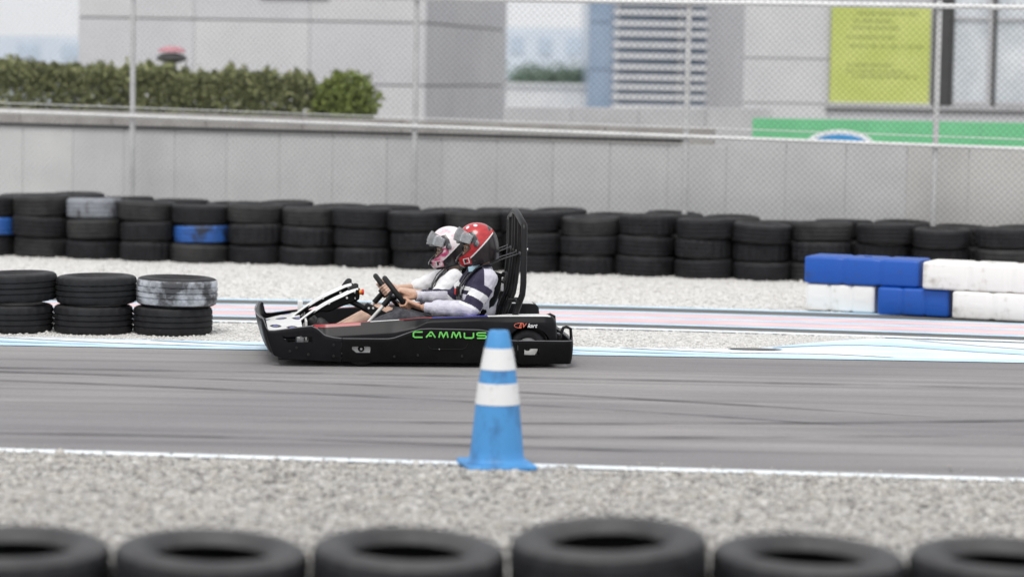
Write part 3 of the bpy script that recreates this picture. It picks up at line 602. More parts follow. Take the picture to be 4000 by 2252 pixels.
while z < 6.3:
    MB().box(-1.16, 1.74, -0.10, 0.12, z, z + 0.085).build('louvre', 'slat', lb, smooth=0, bevel=0.012); z += 0.232 + random.uniform(-0.02, 0.02)
for x in (-1.10, 0.3, 1.68): MB().box(x, x + 0.05, 0.122, 0.28, 0, 6.4).build('louvre_post', 'slat', lb, smooth=0)
MB().box(-1.75, 1.78, -0.15, 7.05, 6.51, 6.62).build('roof', 'parapet', lb, smooth=0)

# ------------------------------------------------------------------ right building with banner, shop front and green hoarding
rb = empty('grey_shop_building', (6.4, 22, 0)); tag(rb, 'pale grey building with a shop window at the right', 'building')
X0 = -3.03
MB().box(X0, 5.0, 0.062, 8, 0, 6.5).build('building_core', 'facade_b', rb, smooth=0)
for z0, z1 in ((0, 0.8), (0.8, 1.64), (1.64, 2.30), (2.30, 3.2), (3.2, 4.2), (4.2, 5.3), (5.3, 6.5)):
    for j, (a0, a1) in enumerate(((X0, -1.75), (-1.75, -0.3))):
        MB().box(a0 + 0.003, a1 - 0.003, random.uniform(0, 0.004), 0.06, z0 + 0.008, z1 - 0.008).build('facade_panel', ('facade', 'facade_b')[j % 2], rb, smooth=0, bevel=0.003)
for z0, z1 in ((0, 0.8), (0.8, 1.63), (3.3, 4.3), (4.3, 5.4), (5.4, 6.5)):
    for j in range(3): MB().box(-0.297 + j * 1.7, -0.297 + j * 1.7 + 1.694, random.uniform(0, 0.004), 0.06, z0 + 0.008, z1 - 0.008).build('facade_panel', ('facade_b', 'facade')[j % 2], rb, smooth=0, bevel=0.003)
MB().box(-1.8, 4.9, -0.07, -0.008, 1.585, 1.635).build('sill', 'parapet', rb, smooth=0, bevel=0.006)
MB().box(-1.8, 4.9, -0.05, -0.006, 1.556, 1.584).build('sill_shadow_gap', 'joint', rb, smooth=0)  # solid dark strip set below the sill as its painted shadow
MB().box(-0.22, 0.02, -0.02, 0.055, 1.64, 3.29).build('column', 'frame_dark', rb, smooth=0, bevel=0.006)
for x0, x1 in ((0.03, 0.62), (0.66, 1.45), (1.49, 2.3)):
    wn = MB().box(x0, x1, 0.03, 0.05, 1.72, 3.25).build('window', 'glass_pale', rb, smooth=0)
    for a in ((x0, x0 + 0.045, 1.65, 3.29), (x1 - 0.045, x1, 1.65, 3.29), (x0 + 0.046, x1 - 0.046, 1.65, 1.72), (x0 + 0.046, x1 - 0.046, 2.92, 2.96)):
        MB().box(a[0], a[1], -0.01, 0.028, a[2], a[3]).build('window_frame', 'frame_dark' if a[0] == x0 else 'parapet', wn, smooth=0)
bn = empty('banner', (5.38, 21.93, 1.66)); tag(bn, 'yellow green vertical banner with dark rows of lettering on the grey building', 'banner')
MB().box(-0.735, 0.735, 0, 0.012, 0, 1.44).build('cloth', 'banner', bn, smooth=0, bevel=0.003)
for s_ in (0.0, 1.44): MB().tube([(-0.75, 0.006, s_), (0.75, 0.006, s_)], 0.012, 8).build('batten', 'rail', bn)
rgb_ = random.Random(4)
for zz, x0, x1 in ((1.31, -0.35, 0.52), (1.20, -0.40, 0.12), (1.10, -0.42, 0.30), (0.96, -0.50, 0.20), (0.83, -0.45, 0.58), (0.55, -0.48, 0.15), (0.46, -0.50, 0.35), (0.385, -0.40, 0.56)):
    b = MB(); x = x0
    while x < x1:
        wd = rgb_.uniform(0.03, 0.09); b.box(x, x + wd, -0.002, -0.0005, zz, zz + 0.024); x += wd + rgb_.uniform(0.008, 0.05)
    tag(b.build('lettering', 'banner_mark', bn, smooth=0), kind='stuff')
gh = empty('green_hoarding', (4.95, 15, 0), R(-1.6)); tag(gh, 'green hoarding with a blue and white oval emblem above the fence rail at right', 'hoarding')
for j in range(3): MB().box(-2.03 + j * 1.4, -0.635 + j * 1.4, 0, 0.03, 0.62, 1.515).build('board', 'green', gh, smooth=0, bevel=0.003)
for j in range(4): MB().tube([(-1.95 + j * 1.3, 0.06, 0), (-1.95 + j * 1.3, 0.06, 1.45)], 0.03, 10).build('post', 'post', gh)
def oval(a, c_, y, m, cx_, cz_):
    n = 40; b = MB(); b.prism([(cx_ + a * math.cos(2 * math.pi * i / n), cz_ + c_ * math.sin(2 * math.pi * i / n)) for i in range(n)], y - 0.002, y); return b.build('emblem', m, gh, smooth=0)
oval(0.42, 0.19, -0.003, 'logo_white', -0.95, 1.20); oval(0.36, 0.145, -0.0065, 'logo_blue', -0.95, 1.19); oval(0.25, 0.075, -0.010, 'logo_white', -0.95, 1.16)

# ------------------------------------------------------------------ the kart: local x runs to the rear (right), y away from the camera, z up
KO = Vector((-0.650, -0.18, 0.008)); YAW = R(6); KW = 1.36
kart = empty('go_kart', KO, YAW); tag(kart, 'black two seat racing kart with green lettering on its side panel', 'go kart')

# floor and frame rails
MB().box(-0.92, 0.98, 0.10, KW - 0.10, 0.036, 0.046).build('floor_tray', 'matte_black', kart, bevel=0.003)
for y in (0.24, KW - 0.24, 0.62, KW - 0.62): MB().tube([(-0.93, y, 0.062), (0.98, y, 0.062)], 0.015, 10).build('frame_tube', 'tube_black', kart)

# front bumper: a band that wraps round the nose
def path_front(n=90):
    pts = []; r = 0.16
    L1 = 0.497 - 0.0
    seq = [(-0.497, 0.0), (-0.80, 0.0), (-0.95, 0.002), (-0.985, 0.006)]
    for i in range(1, 9):
        a = (math.pi / 2) * i / 8; seq.append((-0.985 - 0.062 * math.sin(a), 0.006 + 0.075 * (1 - math.cos(a))))
    seq += [(-1.056, 0.20), (-1.070, 0.45), (-1.074, KW / 2)]
    seq = seq + [(x, KW - y) for x, y in seq[-2::-1]]
    # resample
    d = [0]
    for a, c in zip(seq, seq[1:]): d.append(d[-1] + math.hypot(c[0] - a[0], c[1] - a[1]))
    outp = []; 
    for i in range(n * 4 + 1):
        t = d[-1] * i / (n * 4)
        for j in range(len(d) - 1):
            if t <= d[j + 1] + 1e-9:
                u = (t - d[j]) / (d[j + 1] - d[j]); outp.append((seq[j][0] + (seq[j + 1][0] - seq[j][0]) * u, seq[j][1] + (seq[j + 1][1] - seq[j][1]) * u)); break
    return outp
def band(path, top, bot, name, mats, parent, thick=0.016, rows=18, hole=None, flare=0.0, lean=0.0):
    """upright band following a plan path, with real thickness; hole(x, y, z) cuts faces away"""
    b = MB(); n = len(path); outer = []; inner = []
    for i, (x, y) in enumerate(path):
        a = path[max(i - 1, 0)]; c = path[min(i + 1, n - 1)]; tx_, ty_ = c[0] - a[0], c[1] - a[1]; l_ = math.hypot(tx_, ty_) or 1
        nx, ny = ty_ / l_, -tx_ / l_        # right-hand normal; flip so that it points outward (away from kart middle)
        if nx * (x - 0.0) + ny * (y - KW / 2) < 0: nx, ny = -nx, -ny
        zt, zb = top(x, y), bot(x, y)
        for j in range(rows + 1):
            t = j / rows; z = zb + (zt - zb) * t
            off = -0.012 * (1 - t) ** 3 * 1.2 - 0.006 * max(0, (t - 0.9) / 0.1) ** 2 + flare * math.sin(math.pi * t)
            lx = lean * (1 - t) ** 1.3 * sstep(-0.93, -1.03, x)
            outer.append((x + lx + nx * off, y + ny * off, z)); inner.append((x + lx + nx * (off - thick), y + ny * (off - thick), z))
    N = len(outer); vs = outer + inner; fs = []; keep = {}
    R1 = rows + 1
    for i in range(n - 1):
        for j in range(rows):
            cx_ = [(outer[i * R1 + j][k] + outer[(i + 1) * R1 + j + 1][k]) / 2 for k in range(3)]
            keep[i, j] = not (hole and hole(*cx_))
    for (i, j), kp in keep.items():
        if not kp: continue
        q = (i * R1 + j, (i + 1) * R1 + j, (i + 1) * R1 + j + 1, i * R1 + j + 1)
        fs.append(q); fs.append(tuple(N + k for k in q[::-1]))
        for (di, dj, e0, e1) in ((-1, 0, 3, 0), (1, 0, 1, 2), (0, -1, 0, 1), (0, 1, 2, 3)):
            if not keep.get((i + di, j + dj), False): fs.append((q[e0], q[e1], N + q[e1], N + q[e0]))
    b.add(vs, fs); return b.build(name, mats, parent, smooth=40)
side_top = [(-1.09, 0.322), (-1.04, 0.328), (-1.025, 0.322), (-1.000, 0.255), (-0.985, 0.243), (-0.95, 0.243), (-0.82, 0.262), (-0.70, 0.276), (-0.66, 0.258), (-0.61, 0.214), (-0.56, 0.201), (-0.497, 0.194)]
side_bot = [(-1.09, 0.11), (-1.0, 0.085), (-0.9, 0.062), (-0.75, 0.048), (-0.497, 0.034)]
def f_hole(x, y, z):
    lo = 0.168 if x > -0.86 else 0.168 + (-0.86 - x) * 0.9
    return (y < 0.05 or y > KW - 0.05) and -0.905 < x < -0.69 and lo < z < 0.205
fb = band(path_front(110), lambda x, y: lerp_tab(side_top, x), lambda x, y: lerp_tab(side_bot, x), 'front_bumper', ['kart_gloss'], kart, hole=f_hole, rows=26, lean=0.05)
# bright rolled edge along the bumper's upper lip, near side and nose
pp = [p for p in path_front(60)]
MB().tube([(x, y + (0.004 if y < KW / 2 else -0.004), lerp_tab(side_top, x) + 0.001) for x, y in pp], 0.004, 6).build('edge_trim', 'edge_grey', fb)
for x, z in ((-0.845, 0.105), (-0.55, 0.15), (-0.55, 0.075), (-0.80, 0.13), (-0.72, 0.085)):
    MB().disc((x, 0.001, z), 0.010, (0, -1, 0), 12, 0.004).build('bolt', 'matte_black', fb)
# metal knuckle behind the opening
MB().box(-0.80, -0.745, 0.09, 0.16, 0.150, 0.196).build('brake_caliper', 'steel', kart, bevel=0.006)
MB().tube([(-0.72, 0.10, 0.15), (-0.70, 0.10, 0.205)], 0.012, 10).build('brake_line', 'steel', kart)
MB().tube([(-0.90, 0.12, 0.14), (-0.70, 0.13, 0.16)], 0.012, 10).build('tie_rod', 'tube_black', kart)

# side panels
ptop = [(-0.494, 0.194), (-0.19, 0.194), (-0.15, 0.198), (-0.02, 0.246), (0.04, 0.262), (0.10, 0.265), (0.44, 0.260), (0.50, 0.250), (0.60, 0.203), (0.64, 0.190), (0.70, 0.187)]
def panel_hole(x, y, z):
    return -0.428 < x < -0.296 and 0.098 + max(0, (-0.395 - x)) * 0.75 < z < 0.140
for side in (0, 1):
    pth = [(-0.491 + (0.70 + 0.491) * i / 170, 0.0 if side == 0 else KW) for i in range(171)]
    sp = band(pth, lambda x, y: lerp_tab(ptop, x), lambda x, y: 0.034 - 0.004 * x, 'side_panel', ['kart_black'], kart, hole=panel_hole, rows=30)
    yy = -0.001 if side == 0 else KW + 0.001; ny = -1 if side == 0 else 1
    for x, z in ((0.02, 0.085), (0.32, 0.08), (-0.14, 0.075), (0.56, 0.09)): MB().disc((x, yy, z), 0.009, (0, ny, 0), 12, 0.004).build('bolt', 'matte_black', sp)
    MB().disc((0.165, yy, 0.128), 0.0032, (0, ny, 0), 10, 0.003).build('rivet', 'silver', sp)
    MB().tube([(x, yy - ny * 0.004, lerp_tab(ptop, x) + 0.0005) for x, _ in pth[::5]], 0.0032, 6).build('edge_trim', 'edge_grey', sp)
    if side == 0: near_panel = sp
    # moulded outline of the access hatch
    MB().tube([(0.09, yy, 0.150), (0.10, yy, 0.133), (0.13, yy, 0.128), (0.32, yy, 0.128), (0.345, yy, 0.14), (0.36, yy, 0.17)], 0.0022, 6).build('hatch_line', 'matte_black', sp)

# lettering on the near side panel
def strokes(polys, w):
    b = MB()
    for pts in polys:
        n = len(pts); L = []; Rr_ = []
        for i in range(n):
            p = Vector(pts[i]); d0 = (p - Vector(pts[i - 1])).normalized() if i else None; d1 = (Vector(pts[i + 1]) - p).normalized() if i < n - 1 else None
            d = (d0 or d1) if not (d0 and d1) else (d0 + d1).normalized()
            k_ = 1 / max(0.45, d.dot(d1 or d0)); nn = Vector((-d.y, d.x)) * (w / 2 * k_); L.append(p + nn); Rr_.append(p - nn)
        vs = [(q.x, 0, q.y) for q in L] + [(q.x, 0, q.y) for q in Rr_] + [(q.x, 0.0025, q.y) for q in L] + [(q.x, 0.0025, q.y) for q in Rr_]
        fs = []
        for i in range(n - 1):
            fs += [(i, i + 1, n + i + 1, n + i), (2 * n + i, 3 * n + i, 3 * n + i + 1, 2 * n + i + 1), (i, 2 * n + i, 2 * n + i + 1, i + 1), (n + i, n + i + 1, 3 * n + i + 1, 3 * n + i)]
        fs += [(0, n, 3 * n, 2 * n), (n - 1, 3 * n - 1, 4 * n - 1, 2 * n - 1)]
        b.add(vs, fs)
    return b
GL = {'C': [[(1, 1), (.16, 1), (0, .82), (0, .18), (.16, 0), (1, 0)]], 'A': [[(0, 0), (.46, 1), (.60, 1), (1.0, 0)], [(.30, .30), (.62, .30)]],
      'M': [[(0, 0), (.14, 1), (.24, 1), (.5, .12), (.76, 1), (.86, 1), (1, 0)]], 'U': [[(0, 1), (0, .16), (.14, 0), (.86, 0), (1, .16), (1, 1)]],
      'S': [[(1, 1), (.12, 1), (0, .86), (0, .64), (.12, .5), (.88, .5), (1, .36), (1, .14), (.88, 0), (0, 0)]]}
xt = -0.012; cw, ch = 0.062, 0.036
for i, c in enumerate('CAMMUS'):
    z0 = 0.208 - 0.0006 * i
    polys = [[(xt + px_ * cw, z0 + pz_ * ch) for px_, pz_ in pl_] for pl_ in GL[c]]
    o = strokes(polys, 0.0095).build('letter', 'text_green', near_panel, smooth=0); o.location = (0, -0.0050, 0)
    xt += cw + 0.0245

# upper side pods with rear fenders
z_top = [(-0.72, 0.262), (-0.68, 0.279), (-0.12, 0.319), (0.06, 0.335), (0.44, 0.349), (0.72, 0.352), (0.90, 0.353), (0.945, 0.347), (0.968, 0.328), (0.979, 0.29), (0.982, 0.22)]
drop_ = [(-0.72, 0.02), (-0.62, 0.075), (-0.15, 0.078), (0.00, 0.06), (0.08, 0.026), (0.45, 0.024), (0.6, 0.034), (0.9, 0.036), (0.982, 0.02)]
y_in = [(-0.72, 0.10), (-0.5, 0.115), (0.3, 0.125), (0.55, 0.16), (0.66, 0.25), (0.9, 0.27), (0.982, 0.22)]
y_out = [(-0.72, 0.055), (-0.6, 0.012), (-0.2, 0.012), (0.3, 0.02), (0.62, 0.030), (0.9, 0.035), (0.96, 0.06), (0.982, 0.09)]
def pod(side):
    rings = []; X = [(-0.72 + (0.982 + 0.72) * i / 130) for i in range(131)]
    for x in X:
        zt = lerp_tab(z_top, x); dp = lerp_tab(drop_, x); yi = lerp_tab(y_in, x); yo = lerp_tab(y_out, x)
        zb = 0.165 if x < 0.60 else 0.185
        ax = abs(x - 0.775)
        if ax < 0.165: zb = max(zb if x < 0.775 else 0.185, 0.12 + math.sqrt(0.165 ** 2 - ax ** 2))
        zb = min(zb, zt - dp - 0.012)
        sh = 0.030 if x > 0.1 else 0.055
        pts = [(yo, zb), (yo - 0.001, (zb + zt - dp) / 2), (yo, zt - dp - 0.012), (yo + 0.003, zt - dp - 0.004), (yo + 0.010, zt - dp + 0.005)]
        for q in (0.25, 0.5, 0.75): pts.append((yo + 0.010 + (sh - 0.010) * q, zt - dp + 0.005 + (dp - 0.009) * (q ** (0.75 if x > 0.1 else 1.0))))
        pts += [(yo + sh, zt - 0.003), (yo + sh + 0.008, zt), (yi - 0.012, zt - 0.002), (yi - 0.003, zt - 0.006), (yi, zt - 0.018), (yi + 0.004, zt - 0.10), (yi + 0.004, max(0.05, zt - 0.26))]
        pts2 = pts[:12] + [pts[12], (pts[12][0], min(pts[13][1], zt - 0.03)), (pts[14][0], min(zb, zt - 0.035))]
        inn = [(y_ - 0.006 if k_ > 10 else y_ + 0.006, z_ - 0.006 if 4 < k_ < 12 else z_) for k_, (y_, z_) in enumerate(pts2)][::-1]
        ring = pts2 + inn
        rings.append([(x, yv if side == 0 else KW - yv, zv) for yv, zv in ring])
    b = MB(); b.loft(rings)
    # decal colours on the flat deck: red at the front, blue amidships, white at the rear
    for fi, f in enumerate(b.f):
        xs = sum(b.v[k_][0] for k_ in f) / len(f); zs = sum(b.v[k_][2] for k_ in f) / len(f); ys = sum(b.v[k_][1] for k_ in f) / len(f)
        yl = ys if side == 0 else KW - ys
        zt = lerp_tab(z_top, xs)
        if zs > zt - 0.0022 and len(f) == 4:
            b.m[fi] = 1 if xs < -0.32 else (3 if -0.30 < xs < -0.10 else (1 if xs < 0.12 else (2 if xs < 0.50 else (3 if xs < 0.93 else 0))))
        elif -0.68 < xs < -0.2 and zs > zt - 0.022 and yl < 0.10 and len(f) == 4: b.m[fi] = 1 if xs < -0.36 else 0
    return b.build('side_pod', ['kart_gloss', 'decal_red', 'decal_blue', 'decal_white'], kart, smooth=34)
pod_near = pod(0); pod(1)

# small sponsor script on the rear fender: two words and a swoosh
def text_mesh(txt, size, shear, name, m, parent, loc, extr=0.0012):
    cu = bpy.data.curves.new(name, 'FONT'); cu.body = txt; cu.size = size; cu.shear = shear; cu.extrude = extr; cu.offset = size * 0.018
    to = bpy.data.objects.new(name, cu); COL.objects.link(to); bpy.context.view_layer.update()
    me = bpy.data.meshes.new_from_object(to.evaluated_get(bpy.context.evaluated_depsgraph_get())); bpy.data.objects.remove(to); bpy.data.curves.remove(cu)
    me.materials.clear(); me.materials.append(MT[m]); o = bpy.data.objects.new(name, me); COL.objects.link(o); o.parent = parent; o.location = loc; o.rotation_euler = (R(90), 0, 0); return o
text_mesh('EV', 0.041, 0.35, 'lettering', 'text_orange', pod_near, (0.706, 0.0265, 0.277))
text_mesh('kart', 0.039, 0.35, 'lettering', 'text_white', pod_near, (0.766, 0.0275, 0.277))
n_ = 18; sw = []
for i in range(n_ + 1):
    a = R(75) + R(200) * i / n_; sw.append((0.722 + 0.046 * math.cos(a), 0.290 + 0.017 * math.sin(a)))
o = strokes([sw], 0.0035).build('swoosh', 'text_orange', pod_near, smooth=0); o.location = (0, 0.0265, 0)

# rear bumper with its small plate frame
seq = [(0.704, 0.0), (1.02, 0.0)] + [(1.02 + 0.068 * math.sin(R(90) * i / 8), 0.07 * (1 - math.cos(R(90) * i / 8))) for i in range(1, 9)] + [(1.095, 0.3), (1.098, KW / 2)]
seq = seq + [(x, KW - y) for x, y in seq[-2::-1]]
rp_ = []
for a, c in zip(seq, seq[1:]):
    m_ = max(1, int(math.hypot(c[0] - a[0], c[1] - a[1]) / 0.02)); rp_ += [(a[0] + (c[0] - a[0]) * i / m_, a[1] + (c[1] - a[1]) * i / m_) for i in range(m_)]
rp_.append(seq[-1])
rbp = band(rp_, lambda x, y: 0.187, lambda x, y: 0.030, 'rear_bumper', ['kart_black'], kart, hole=lambda x, y, z: (y < 0.02 or y > KW - 0.02) and 0.755 < x < 0.845 and 0.092 < z < 0.135, rows=18)
MB().tube([(x, y, 0.188) for x, y in rp_[::3]], 0.0035, 6).build('edge_trim', 'edge_grey', rbp)
for y in (0.20, KW - 0.20):
    MB().tube([(1.00, y, 0.17), (1.035, y, 0.262), (1.055, y, 0.268), (1.085, y, 0.255), (1.093, y, 0.17)], 0.011, 8).build('bumper_bracket', 'tube_black', kart)
MB().box(0.985, 1.02, 0.14, 0.24, 0.17, 0.225).build('tow_hook', 'tube_black', kart, bevel=0.01)

# battery case between seats and rear axle
MB().box(0.58, 0.94, 0.34, KW - 0.34, 0.06, 0.27).build('battery_case', 'matte_black', kart, bevel=0.015)
MB().tube([(0.775, 0.10, 0.135), (0.775, KW - 0.10, 0.135)], 0.018, 12).build('rear_axle', 'steel', kart)
MB().tube([(-0.362, 0.12, 0.125), (-0.362, KW - 0.12, 0.125)], 0.012, 12).build('front_axle', 'steel', kart)
# wheels
def wheel(x, y, z, Rr, W, out):
    wr = empty('wheel', (x, y, z)); wr.parent = kart
    h = W / 2; pr = [(Rr * 0.55, -h * 0.9), (Rr * 0.72, -h), (Rr * 0.92, -h * 0.9), (Rr, -h * 0.62), (Rr * 1.005, 0), (Rr, h * 0.62), (Rr * 0.92, h * 0.9), (Rr * 0.72, h), (Rr * 0.55, h * 0.9)]
    MB().lathe(pr, 40, axis='y').build('tyre', 'rubber', wr, smooth=50)
    MB().lathe([(Rr * 0.54, -h * 0.85), (Rr * 0.50, -h * 0.80), (Rr * 0.46, -h * 0.35), (Rr * 0.12, -h * 0.30), (Rr * 0.12, h * 0.3), (Rr * 0.46, h * 0.35), (Rr * 0.50, h * 0.8), (Rr * 0.54, h * 0.85)], 32, axis='y').build('rim', 'silver', wr, smooth=40)
    MB().lathe([(0.0, out * h * 0.55), (0.020, out * h * 0.55), (0.022, out * h * 0.3), (0.0, out * h * 0.3)], 20, axis='y', closed=False).build('hub', 'matte_black', wr)
    MB().lathe([(0.024, out * h * 0.62), (Rr * 0.52, out * h * 0.78), (Rr * 0.52, out * h * 0.70), (0.024, out * h * 0.54)], 32, axis='y').build('wheel_disc', 'decal_white', wr, smooth=30)
    MB().disc((0, out * h * 0.55, 0), 0.010, (0, out, 0), 6, 0.012).build('hub_nut', 'steel', wr)
for y, s_ in ((0.125, -1), (KW - 0.125, 1)):
    wheel(0.775, y, 0.135, 0.128, 0.15, s_); wheel(-0.362, y - 0.045 * (1 if s_ < 0 else -1), 0.121, 0.115, 0.11, s_)

# nose deck with its black, white and blue livery
b = MB(); nx_, ny_ = 40, 120; vs = []; fs = []; ms = []
for i in range(nx_ + 1):
    for j in range(ny_ + 1):
        u, v_ = i / nx_, j / ny_; x = -1.02 + 0.26 * u; ins = 0.05 + 0.17 * (1 - u) ** 2; y = ins + (KW - 2 * ins) * v_; vs.append((x, y, 0.215 + 0.045 * u + 0.02 * math.sin(math.pi * v_)))
rg = random.Random(9)
for i in range(nx_):
    for j in range(ny_):
        a = i * (ny_ + 1) + j; fs.append((a, a + 1, a + ny_ + 2, a + ny_ + 1))
        s_ = math.sin(j * 0.12 + i * 0.13) + 0.35 * math.sin(j * 0.05 - i * 0.31 + 1); ms.append(0 if s_ > -0.80 else (1 if s_ > -1.16 else 2))
b.add(vs, fs, ms); nd = b.build('nose_deck', ['decal_white', 'matte_black', 'decal_blue'], kart, smooth=60); md = nd.modifiers.new('solid', 'SOLIDIFY'); md.thickness = 0.008

# the two swept fairing arms above the nose, white on top and dark on the sides
BP = [(-0.838, 0.216), (-0.773, 0.263), (-0.70, 0.320), (-0.626, 0.372), (-0.552, 0.414), (-0.478, 0.450), (-0.413, 0.482), (-0.352, 0.498)]
BL = [(-0.358, 0.420), (-0.412, 0.395), (-0.496, 0.364), (-0.551, 0.339), (-0.588, 0.331), (-0.625, 0.332), (-0.681, 0.303), (-0.745, 0.252), (-0.80, 0.208)]
def smooth_line(P0, k_=5):
    P0 = [Vector(p) for p in P0]; o_ = []
    for i in range(len(P0) - 1):
        a, b_, c, d = P0[max(i - 1, 0)], P0[i], P0[i + 1], P0[min(i + 2, len(P0) - 1)]
        for q in range(k_):
            t = q / k_; o_.append(0.5 * ((2 * b_) + (c - a) * t + (2 * a - 5 * b_ + 4 * c - d) * t * t + (3 * b_ - a - 3 * c + d) * t ** 3))
    return [tuple(p) for p in o_] + [tuple(P0[-1])]
BP = smooth_line(BP, 3); BL = BL[:1] + smooth_line(BL[1:], 3)
for yc, dx, dz in ((0.50, 0, 0), (0.86, -0.030, 0.006)):
    fa = empty('fairing_arm', (dx, yc, dz)); fa.parent = kart
    MB().prism(BP + BL, -0.034, 0.034).build('side_shell', 'kart_black', fa, smooth=25, bevel=0.010)
    rings = []
    for i, (x, z) in enumerate(BP[:-1]):
        a = BP[max(i - 1, 0)]; c = BP[min(i + 1, len(BP) - 1)]; t = Vector((c[0] - a[0], c[1] - a[1])).normalized(); n2 = Vector((-t.y, t.x)); hw = 0.026 + 0.026 * i / len(BP)
        def pt(y_, d_): return (x + n2.x * d_, y_, z + n2.y * d_)
        rings.append([pt(-hw, -0.012), pt(-hw + 0.004, 0.000), pt(-hw * 0.6, 0.007), pt(0, 0.009), pt(hw * 0.6, 0.007), pt(hw - 0.004, 0.0), pt(hw, -0.012), pt(0, -0.006)])
    MB().loft(rings).build('top_skin', 'decal_white', fa, smooth=50)
    rings = []
    for q in range(9):
        t = q / 8; x = -0.435 + 0.070 * t; hgt = 0.036 * math.sin(math.pi * min(1, t * 0.80 + 0.02)) + 0.002; base = 0.477 + 0.026 * t
        rings.append([(x + 0.010 * math.cos(a) * 0, 0.030 * math.cos(a), base + hgt * math.sin(a)) for a in [math.pi * k_ / 8 for k_ in range(9)]] + [(x, 0, base - 0.008)])
    MB().loft(rings).build('mirror_pod', 'matte_black', fa, smooth=60)
    for x, z in ((-0.388, 0.470), (-0.383, 0.430), (-0.444, 0.432), (-0.567, 0.392)): MB().disc((x, -0.033, z), 0.0085, (0, -1, 0), 12, 0.006).build('bolt', 'silver', fa)
MB().box(-0.385, -0.362, 0.44, 0.92, 0.425, 0.490).build('dash_plate', 'kart_black', kart, bevel=0.004)
eb = empty('emergency_button', (-0.360, 0.475, 0.472)); eb.parent = kart
MB().lathe([(0.0, 0), (0.017, 0), (0.017, 0.016), (0.0, 0.016)], 20, axis='x', closed=False).build('collar', 'button_orange', eb)
MB().lathe([(0.0, 0.016), (0.016, 0.016), (0.021, 0.020), (0.021, 0.030), (0.014, 0.034), (0.0, 0.035)], 20, axis='x', closed=False).build('push_head', 'button_red', eb)
# white box on the nose behind the arms, pedals
MB().box(-0.77, -0.735, 0.92, 1.0, 0.26, 0.37).build('number_holder', 'decal_white', kart, bevel=0.006)
for y in (0.32, 0.46, 0.90, 1.04): 
    pd = MB().box(-0.735, -0.72, y - 0.03, y + 0.03, 0.15, 0.29).build('pedal', 'silver', kart, bevel=0.005)
    MB().tube([(-0.728, y, 0.05), (-0.728, y, 0.16)], 0.008, 8).build('pedal_arm', 'tube_black', pd)
# steering support strut
MB().tube([(-0.43, 0.50, 0.415), (-0.185, 0.50, 0.285)], 0.021, 12).build('support_strut', 'tube_black', kart)
MB().prism([(-0.325, 0.372), (-0.300, 0.398), (-0.17, 0.330), (-0.13, 0.270), (-0.19, 0.255), (-0.29, 0.318)], 0.468, 0.532).build('strut_clamp', 'matte_black', kart, bevel=0.008)
for x, z in ((-0.292, 0.362), (-0.262, 0.362)): MB().disc((x, 0.467, z), 0.008, (0, -1, 0), 12, 0.005).build('bolt', 'silver', kart)
MB().box(-0.24, -0.16, 0.46, 0.90, 0.05, 0.28).build('pedestal', 'matte_black', kart, bevel=0.01)

# steering wheels, one for each seat
E_ = Vector((0.62, 0, -0.785)).normalized(); Nn = Vector((0.785, 0, 0.62)).normalized(); Yv = Vector((0, 1, 0)); WR = 0.128
WC = (Vector((-0.108, 0.40, 0.474)), Vector((-0.140, 0.98, 0.446)))
for c in WC:
    sw_ = empty('steering_wheel', c); sw_.parent = kart
    pts = [(Yv * math.cos(2 * math.pi * i / 48) + E_ * math.sin(2 * math.pi * i / 48)) * WR for i in range(48)]
    MB().tube(pts, 0.0185, 12, closed=True).build('rim', 'matte_black', sw_, smooth=60)
    for a in (0, 180, 90): 
        d = Yv * math.cos(R(a)) + E_ * math.sin(R(a)); MB().tube([d * 0.02 - Nn * 0.03, d * WR - Nn * 0.002], [0.014, 0.009], 8).build('spoke', 'steel', sw_)
    MB().tube([-Nn * 0.05, -Nn * 0.012], [0.034, 0.040], 20).build('hub', 'matte_black', sw_)
    Cd = Vector((-0.66, 0, -0.75)); j0 = -Nn * 0.04
    MB().tube([j0, j0 + Cd * 0.085], 0.020, 14).build('coupling', 'tube_black', sw_)
    MB().tube([j0 + Cd * 0.08, j0 + Cd * 0.40], 0.0125, 14).build('column', 'silver', sw_)

# bucket seats
def seat(y0, dx):
    st = empty('seat', (dx, y0, 0)); st.parent = kart
    prof = [(0.10, 0.155, 0.165), (0.16, 0.105, 0.175), (0.25, 0.080, 0.18), (0.36, 0.080, 0.18), (0.44, 0.11, 0.18), (0.50, 0.20, 0.178), (0.545, 0.32, 0.175), (0.595, 0.45, 0.165), (0.632, 0.56, 0.145), (0.648, 0.605, 0.12)]
    rings = []
    for x, z, hw in prof:
        fr = sstep(0.4, 0.55, x)      # 0 bottom, 1 back
        nxx, nzz = (-fr, 1 - fr * 0.75)
        l_ = math.hypot(nxx, nzz); nxx, nzz = nxx / l_, nzz / l_
        o_ = []; i_ = []
        for q in range(13):
            a = -1 + 2 * q / 12; lip = 0.085 * abs(a) ** 4
            o_.append((x + nxx * lip, a * hw, z + nzz * lip)); i_.append((x + nxx * (lip + 0.012), a * hw * 0.955, z + nzz * (lip + 0.012)))
        rings.append(o_ + i_[::-1])
    MB().loft(rings).build('seat_shell', 'kart_black', st, smooth=50)
    MB().tube([(0.615, -0.14, 0.565), (0.645, -0.10, 0.612), (0.652, 0, 0.622), (0.645, 0.10, 0.612), (0.615, 0.14, 0.565)], 0.011, 8).build('seat_rim', 'matte_black', st)
    MB().box(0.605, 0.628, -0.10, 0.10, 0.50, 0.60).build('back_pad', 'parapet', st, bevel=0.008)
    MB().disc((0.455, -0.182, 0.36), 0.008, (0, -1, 0), 12, 0.006).build('bolt', 'silver', st)
seat(0.40, 0.0); seat(0.98, -0.13)

